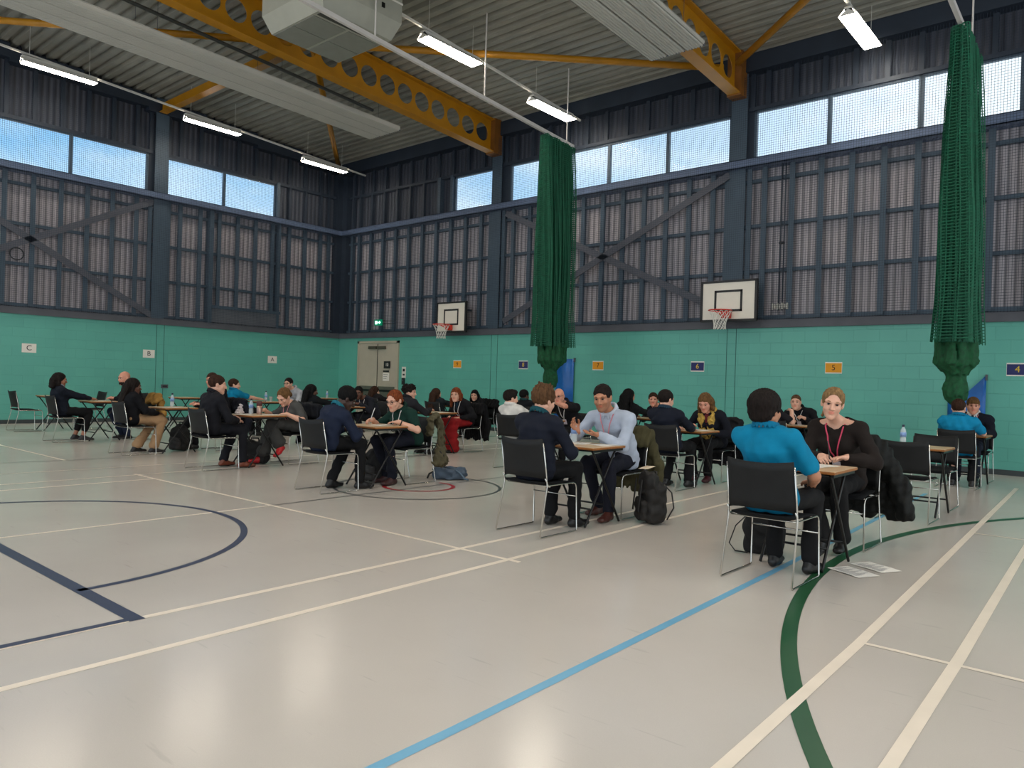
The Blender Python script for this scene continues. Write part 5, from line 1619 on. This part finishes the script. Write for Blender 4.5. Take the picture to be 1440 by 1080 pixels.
# ---------- things on the desks ----------
CLEAR = None
def clear_plastic():
    m = bpy.data.materials.new('clear_plastic'); m.use_nodes = True
    b = m.node_tree.nodes['Principled BSDF']; b.inputs['Base Color'].default_value = lin((214, 226, 232)); b.inputs['Roughness'].default_value = .12
    b.inputs['Alpha'].default_value = .5
    nz = m.node_tree.nodes.new('ShaderNodeTexNoise'); nz.inputs['Scale'].default_value = 50
    bp = m.node_tree.nodes.new('ShaderNodeBump'); bp.inputs['Strength'].default_value = .1; m.node_tree.links.new(nz.outputs['Fac'], bp.inputs['Height']); m.node_tree.links.new(bp.outputs['Normal'], b.inputs['Normal'])
    return m
CLEAR = clear_plastic()
CAPM = mat('bottle_cap', (24, 34, 60), .4); BLAB = mat('bottle_label', (120, 150, 200), .5, 0, .35, 40)
TZ = .7317


def bottle(x, y, label, h=.22, z=TZ, group='clear water bottles'):
    t = empty('water_bottle', (x, y, z), label=label, cat='bottle', group=group)
    k = h / .22
    MB().lathe([(.028, 0), (.032, .004), (.032, .06 * k), (.029, .075 * k), (.032, .09 * k), (.032, .135 * k), (.026, .165 * k), (.013, .19 * k), (.0125, .203 * k)], seg=14).build('bottle_body', CLEAR, t, True)
    MB().lathe([(.0145, .198 * k), (.0145, .22 * k), (.012, .222 * k)], seg=12).build('cap', CAPM, t, True)
    MB().lathe([(.0328, .085 * k), (.0328, .135 * k)], seg=14).build('bottle_label', BLAB, t, True)


for x, y, lab in ((-2.08, 9.3, 'clear water bottle with a dark cap on the empty beech desk at the right'), (-4.27, 5.98, 'water bottle on the desk beside the pale shirt man\'s hands'), (-7.38, 9.2, 'water bottle behind the white shirt boy\'s shoulder'),
                  (-12.34, 5.78, 'water bottle on the left desk above the black rucksack'), (-9.88, 5.78, 'water bottle beside the steel tumbler'), (-14.7, 8.95, 'water bottle on the back left desk by the man in glasses'), (-16.72, 12.0, 'water bottle on the far corner desk left of the bearded man'), (-9.72, 12.32, 'water bottle below the left green net'),
                  (-2.12, 12.75, 'short water bottle by the teal shirt boy under the right green net')):
    bottle(x, y, lab)
STEELT = mat('brushed_tumbler', (176, 148, 136), .3, .8, .08, 10); MARO = mat('tumbler_lid', (84, 40, 40), .4)
t = empty('travel_tumbler', (-9.76, 5.84, TZ), label='steel travel tumbler with a maroon top on the grey dress woman\'s desk', cat='cup')
MB().lathe([(.033, 0), (.036, .01), (.04, .12)], seg=16).build('cup', STEELT, t, True); MB().lathe([(.0405, .12), (.041, .17), (.036, .185), (.03, .19)], seg=16).build('lid', MARO, t, True)
f = Fld((-.1, -.1, 0), (.1, .1, .16), .007); f.cone((0, 0, .03), (.01, 0, .11), .045, .018, .02); f.wrinkle(.016, .05, 3); f.above(.0)
o = f.build('crumpled_bag', mat('clear_film', (196, 186, 186), .35, 0, .15, 20)); o.location = (-9.98, 5.66, TZ); tag(o, 'crumpled pale plastic bag beside the suited man\'s desk bottle', 'bag')
t = empty('plastic_cup', (-14.36, 8.86, TZ), label='clear plastic cup beside the water bottle at the back left', cat='cup')
MB().lathe([(.028, 0), (.038, .1), (.04, .1)], seg=14).build('cup', CLEAR, t, True); MB().lathe([(.04, .1), (.04, .105), (.01, .112)], seg=14).build('lid', CLEAR, t, True)

SHEET = mat('sheet_paper', (232, 228, 220), .75, 0, .02, 9); LINES = mat('printed_grey', (120, 120, 128), .8)


def sheet(x, y, deg, label, z=TZ, w=.21, h=.297, group='printed sheets on the desks', lines=8):
    t = empty('paper_sheet', (x, y, z), math.radians(deg), label=label, cat='paper', group=group)
    b = MB(); n = 6
    vs = []; fs = []
    for j in range(n + 1):
        for i in (0, 1):
            vs.append((-w / 2 + w * i, -h / 2 + h * j / n, .0015 + .0015 * math.sin(j * 1.3 + x)))
    for j in range(n): fs.append((2 * j, 2 * j + 1, 2 * j + 3, 2 * j + 2))
    b._add(vs, fs); b.build('sheet', SHEET, t, True)
    b = MB()
    for k in range(lines):
        yy = h / 2 - .035 - k * (h - .06) / lines; x1 = w / 2 - .02 - .05 * ((k * 7) % 3)
        b.quad((-w / 2 + .02, yy, .0042), (x1, yy, .0042), (x1, yy + .005, .0042), (-w / 2 + .02, yy + .005, .0042))
    b.build('printed_lines', LINES, t)


for x, y, d, lab in ((-2.08, 5.98, 4, 'written sheet at the blonde woman\'s left on the front desk'), (-1.9, 5.86, -14, 'white sheet under the blonde woman\'s writing hand'),
                     (-4.15, 5.9, 10, 'white sheet below the gesturing man\'s hands'), (-3.9, 5.98, -20, 'second sheet at the right end of the gesturing man\'s desk'),
                     (-7.08, 5.9, 6, 'sheet the ginger haired woman writes on'), (-9.6, 5.92, -6, 'sheet under the grey dress woman\'s pen'), (-9.8, 5.62, 12, 'sheet nearest the suited young man'), (-12.0, 5.62, 4, 'sheet on the desk above the black rucksack'),
                     (-4.56, 9.3, 8, 'sheet the yellow scarf woman is reading'), (-9.5, 9.25, -10, 'sheet on the red skirt woman\'s desk'), (-12.05, 9.2, 5, 'sheet on the bearded man\'s desk'), (-4.4, 12.5, 0, 'sheet on the desk of the cropped hair man'), (-14.7, 5.6, 3, 'sheet between the bob haired woman and the bald man')):
    sheet(x, y, d, lab, group=None)
sheet(-1.58, 5.72, 62, 'printed white sheet lying on the floor, nearer of the two', .0045, .2, .29, None, 12)
sheet(-1.5, 6.0, 62, 'printed white sheet lying on the floor, farther of the two', .0045, .2, .29, None, 12)

# ---------- bags ----------
BAGB = mat('black_bag_cloth', (8, 8, 9), .85, 0, .25, 12, .3, 160); BAGD = mat('dark_bag_trim', (34, 33, 33), .7, 0, .2, 12)
BAGBR = mat('brown_black_nylon', (23, 20, 18), .7, 0, .25, 10, .3, 120)


def rucksack(label, x, y, deg, s=1.0, m=BAGB, lean=0, paper=False, rolltop=False):
    t = empty('rucksack', (x, y, 0), math.radians(deg), label=label, cat='bag')
    f = Fld((-.3 * s, -.3 * s, 0), (.3 * s, .3 * s, .62 * s), .011)
    f.rbox((0, 0, .19 * s), (.16 * s, .1 * s, .18 * s), .07 * s, .03)
    f.ecap((0, 0, .34 * s), (0, .0, .4 * s), .13 * s, .085 * s, .09 * s, .06 * s, (1, 0, 0), .06)
    f.wrinkle(.006, .11, int(x * 10) % 90); f.above(.004)
    b = f.build('bag_body', m, t)
    f = Fld((-.25 * s, -.35 * s, 0), (.25 * s, 0, .5 * s), .011)
    f.rbox((0, -.11 * s, .13 * s), (.115 * s, .04 * s, .105 * s), .04 * s, .02); f.wrinkle(.007, .09, 5); f.above(.006)
    f.build('front_pocket', BAGD if m is BAGB else m, t)
    for sx in (-1, 1):
        MB().tube([(sx * .07 * s, .08 * s, .38 * s), (sx * .1 * s, .15 * s, .3 * s), (sx * .11 * s, .17 * s, .16 * s), (sx * .12 * s, .1 * s, .05 * s)], .016 * s, 6, flat=.4).build('strap', BAGD, t, True)
    MB().tube([(-.035, .02, .44 * s), (-.03, .02, .49 * s), (.03, .02, .49 * s), (.035, .02, .44 * s)], .008, 6).build('grab_handle', BAGD, t, True)
    if rolltop:
        f = Fld((-.3, -.3, .25), (.3, .3, .65), .011); f.ecap((0, -.02, .34), (0, -.05, .42), .16, .11, .15, .08, (1, 0, 0), .03); f.wrinkle(.008, .08, 9); f.build('top_flap', m, t)
        for sx in (-.07, .07): MB().bar((sx, -.17, .12), (sx, -.14, .42), .022, .008, (0, -1, 0)).build('buckle_strap', BAGD, t)
    return t


rucksack('large brown black rucksack standing by the pale shirt man\'s chair', -3.56, 6.3, -38, 1.0, BAGBR, rolltop=True)
t = empty('leaflet', (-3.63, 6.3, .505), math.radians(-20), label='small orange and white leaflet on top of the brown black rucksack', cat='paper')
b = MB(); b._add([(-.07, -.05, 0), (.07, -.05, .01), (.07, .05, .035), (-.07, .05, .025)], [(0, 1, 2, 3)]); b.build('sheet', mat('leaflet_paper', (232, 214, 186), .6), t)
b = MB(); b._add([(-.045, -.03, .0065), (.05, -.03, .0125), (.05, .02, .026), (-.045, .02, .0195)], [(0, 1, 2, 3)]); b.build('picture', mat('leaflet_orange', (206, 136, 80), .6, 0, .3, 40), t)
rucksack('black rucksack on the floor under the left desk by the khaki trousers', -12.2, 5.86, 20, .98)
rucksack('black bag on the floor under the ginger haired woman\'s desk', -7.36, 6.02, 10, .92)


def floor_bag(name, label, x, y, deg, size, m, cat='bag', wr=.012):
    t = empty(name, (x, y, 0), math.radians(deg), label=label, cat=cat)
    hx, hy, hz = [v / 2 for v in size]
    f = Fld((-hx - .08, -hy - .08, 0), (hx + .08, hy + .08, 2 * hz + .08), .01)
    f.rbox((0, 0, hz), (hx, hy, hz), min(hx, hy, hz) * .55, .0); f.wrinkle(wr, .1, int(abs(x) * 10)); f.above(.004)
    f.build('bag_body', m, t)
    return t


t = floor_bag('briefcase', 'black briefcase style bag under the desk by the suited man', -9.95, 5.9, 25, (.42, .16, .33), BAGB)
MB().tube([(-.07, 0, .32), (-.06, 0, .37), (.06, 0, .37), (.07, 0, .32)], .011, 6).build('handle', BAGD, t, True)
t = floor_bag('tote_bag', 'black bag on the floor left of the front teal shirt\'s legs', -2.28, 5.82, 8, (.3, .14, .3), BAGB)
MB().tube([(-.15, 0, .28), (-.22, -.02, .2), (-.26, -.05, .06), (-.2, -.09, .012), (-.1, -.1, .012)], .012, 6, flat=.4).build('strap', BAGD, t, True)
BLUEB = mat('denim_blue_bag', (74, 88, 104), .8, 0, .2, 14, .3, 160)
t = floor_bag('holdall', 'grey blue holdall lying on the floor by the red court circle', -6.98, 6.98, 38, (.42, .26, .15), BLUEB, wr=.016)
MB().bar((-.18, -.0, .155), (.18, 0, .155), .012, .008).build('zip', BAGD, t)
MB().tube([(.08, -.1, .14), (.16, -.16, .1), (.22, -.17, .03), (.26, -.1, .012)], .016, 6, flat=.4).build('strap', mat('blue_strap', (90, 110, 128), .7), t, True)
MB().tube([(-.2, -.05, .1), (-.26, -.07, .07), (-.28, -.09, .012)], .012, 6).build('pull_tab', BAGD, t, True)


# ---------- coats hung on chair backs ----------
def coat(name, label, x, y, deg, rgb, drop=.45, w=.5, puff=0.0, off=0.0, seed=1, low=None, cat='coat', flare=.0, side=0.0):
    """cloth folded over a chair back: an outer fall behind, a shorter one inside, sleeves hanging"""
    t = empty(name, (x, y, 0), math.radians(deg), label=label, cat=cat)
    f = Fld((-w / 2 - .25 - abs(side), -.62, .03), (w / 2 + .25 + abs(side), .1, 1.0), .0105)
    zt = .83; r = .026 + puff
    n = 7
    for i in range(n):
        u = -1 + 2 * i / (n - 1)
        px = u * (w / 2 - r)
        p0 = V(px, -.20, zt - .12); p1 = V(px, -.262, zt + .012 + puff * .4); p2 = V(px * (1 + flare * .4), -.315 - puff, zt - .14); p3 = V(px * (1 + flare) + side, -.335 - puff + .015 * math.sin(i * 2.1), zt - drop * (1 - .18 * ((i * 5) % 3) / 2))
        sp = w / n * .95
        for a, b in ((p0, p1), (p1, p2), (p2, p3)):
            f.ecap(a, b, sp, r, sp, r, (1, 0, 0), .045)
    if puff:
        for k in range(6):
            z = zt - .02 - (drop - .06) * k / 5; q0 = k / 5
            for s in (-1, 1):
                f.cone(V(side * q0, -.3 - puff - .03 * q0, z), V(s * (w / 2) * (1 + flare * q0) + side * q0, -.29 - puff - .03 * q0, z - .012), .052, .047, .012)
    for s in (-1, 1):
        a = V(s * (w / 2 - .02), -.28, zt - .06); b = V(s * (w / 2 + .07) + side * .5, -.31, zt - .34); c = V(s * (w / 2 + .08) + side, -.26, zt - .34 - drop * .35)
        f.cone(a, b, .045 + puff, .05 + puff, .03); f.cone(b, c, .05 + puff, .042 + puff, .03)
    f.wrinkle(.008, .085, seed, (1.2, 1.0, .5) if not puff else (1, 1, 1)); f.above(.05)
    f.build('coat_body', mat('coat_%d_%d_%d' % tuple(rgb), [c * .72 for c in rgb] if max(rgb) < 50 else rgb, .8 if not puff else .6, 0, .25, 12, .35, 140, spec=.2), t)
    MB().tube([(-.06, -.275, zt + .03), (-.02, -.29, zt + .045), (.03, -.285, zt + .043), (.06, -.275, zt + .03)], .008, 6).build('hanging_loop', BAGD, t, True)
    return t


coat('puffer_coat', 'black puffer coat bulging over the blonde woman\'s chair', -1.96, 6.74, 180, (20, 22, 20), .58, .5, .035, seed=3, flare=.2, side=-.1)
coat('jacket', 'olive green jacket over the pale shirt man\'s chair back', -4.06, 6.42, 180, (70, 66, 44), .6, .46, seed=5, side=-.04)
coat('jacket', 'black jacket over the yellow scarf woman\'s chair back', -4.66, 9.95, 180, (18, 18, 24), .62, .5, .008, seed=7)
coat('jacket', 'dark navy jacket over the grey dress woman\'s chair back', -9.68, 6.4, 180, (20, 24, 34), .56, .46, seed=9)
coat('jacket', 'black jacket over the red skirt woman\'s chair back', -9.62, 9.97, 180, (16, 16, 20), .62, .5, seed=11)
coat('jacket', 'black jacket over the polka dot woman\'s chair back', -12.0, 13.0, 180, (17, 17, 20), .55, .5, seed=13)
coat('jacket', 'tan brown coat over the bald man\'s chair on the left', -14.75, 6.3, 180, (150, 112, 56), .52, .46, seed=15)
coat('jacket', 'dark jacket over the chair of the man behind the suited young man', -12.08, 6.55, 180, (24, 26, 40), .5, .46, seed=17)
# olive shoulder bag hung from the green shirt woman's chair
t = empty('shoulder_bag', (-7.12, 6.36, 0), PI, label='olive green shoulder bag hanging from the ginger haired woman\'s chair back', cat='bag')
OLIVE = mat('olive_canvas', (74, 68, 46), .8, 0, .2, 14, .35, 160)
f = Fld((-.5, -.6, .1), (.2, .05, 1.0), .0095)
cx = -.235
for a, b_ in (((cx, -.16, .80), (cx, -.25, .855)), ((cx, -.25, .855), (cx - .02, -.32, .7)), ((cx - .02, -.32, .7), (cx - .02, -.34, .42)), ((cx, -.16, .8), (cx + .0, -.15, .62))):
    f.ecap(a, b_, .05, .024, .058, .026, (0, 1, 0) if a[2] < .8 else (1, 0, 0), .02)
f.ecap((cx - .02, -.33, .4), (cx - .02, -.33, .26), .075, .05, .12, .07, (0, 1, 0), .04)
f.wrinkle(.009, .07, 4, (1.3, 1.3, .6)); f.build('bag_body', OLIVE, t)
MB().tube([(cx - .06, -.36, .4), (cx - .075, -.33, .33), (cx - .06, -.28, .4)], .008, 6).build('strap', BAGD, t, True)
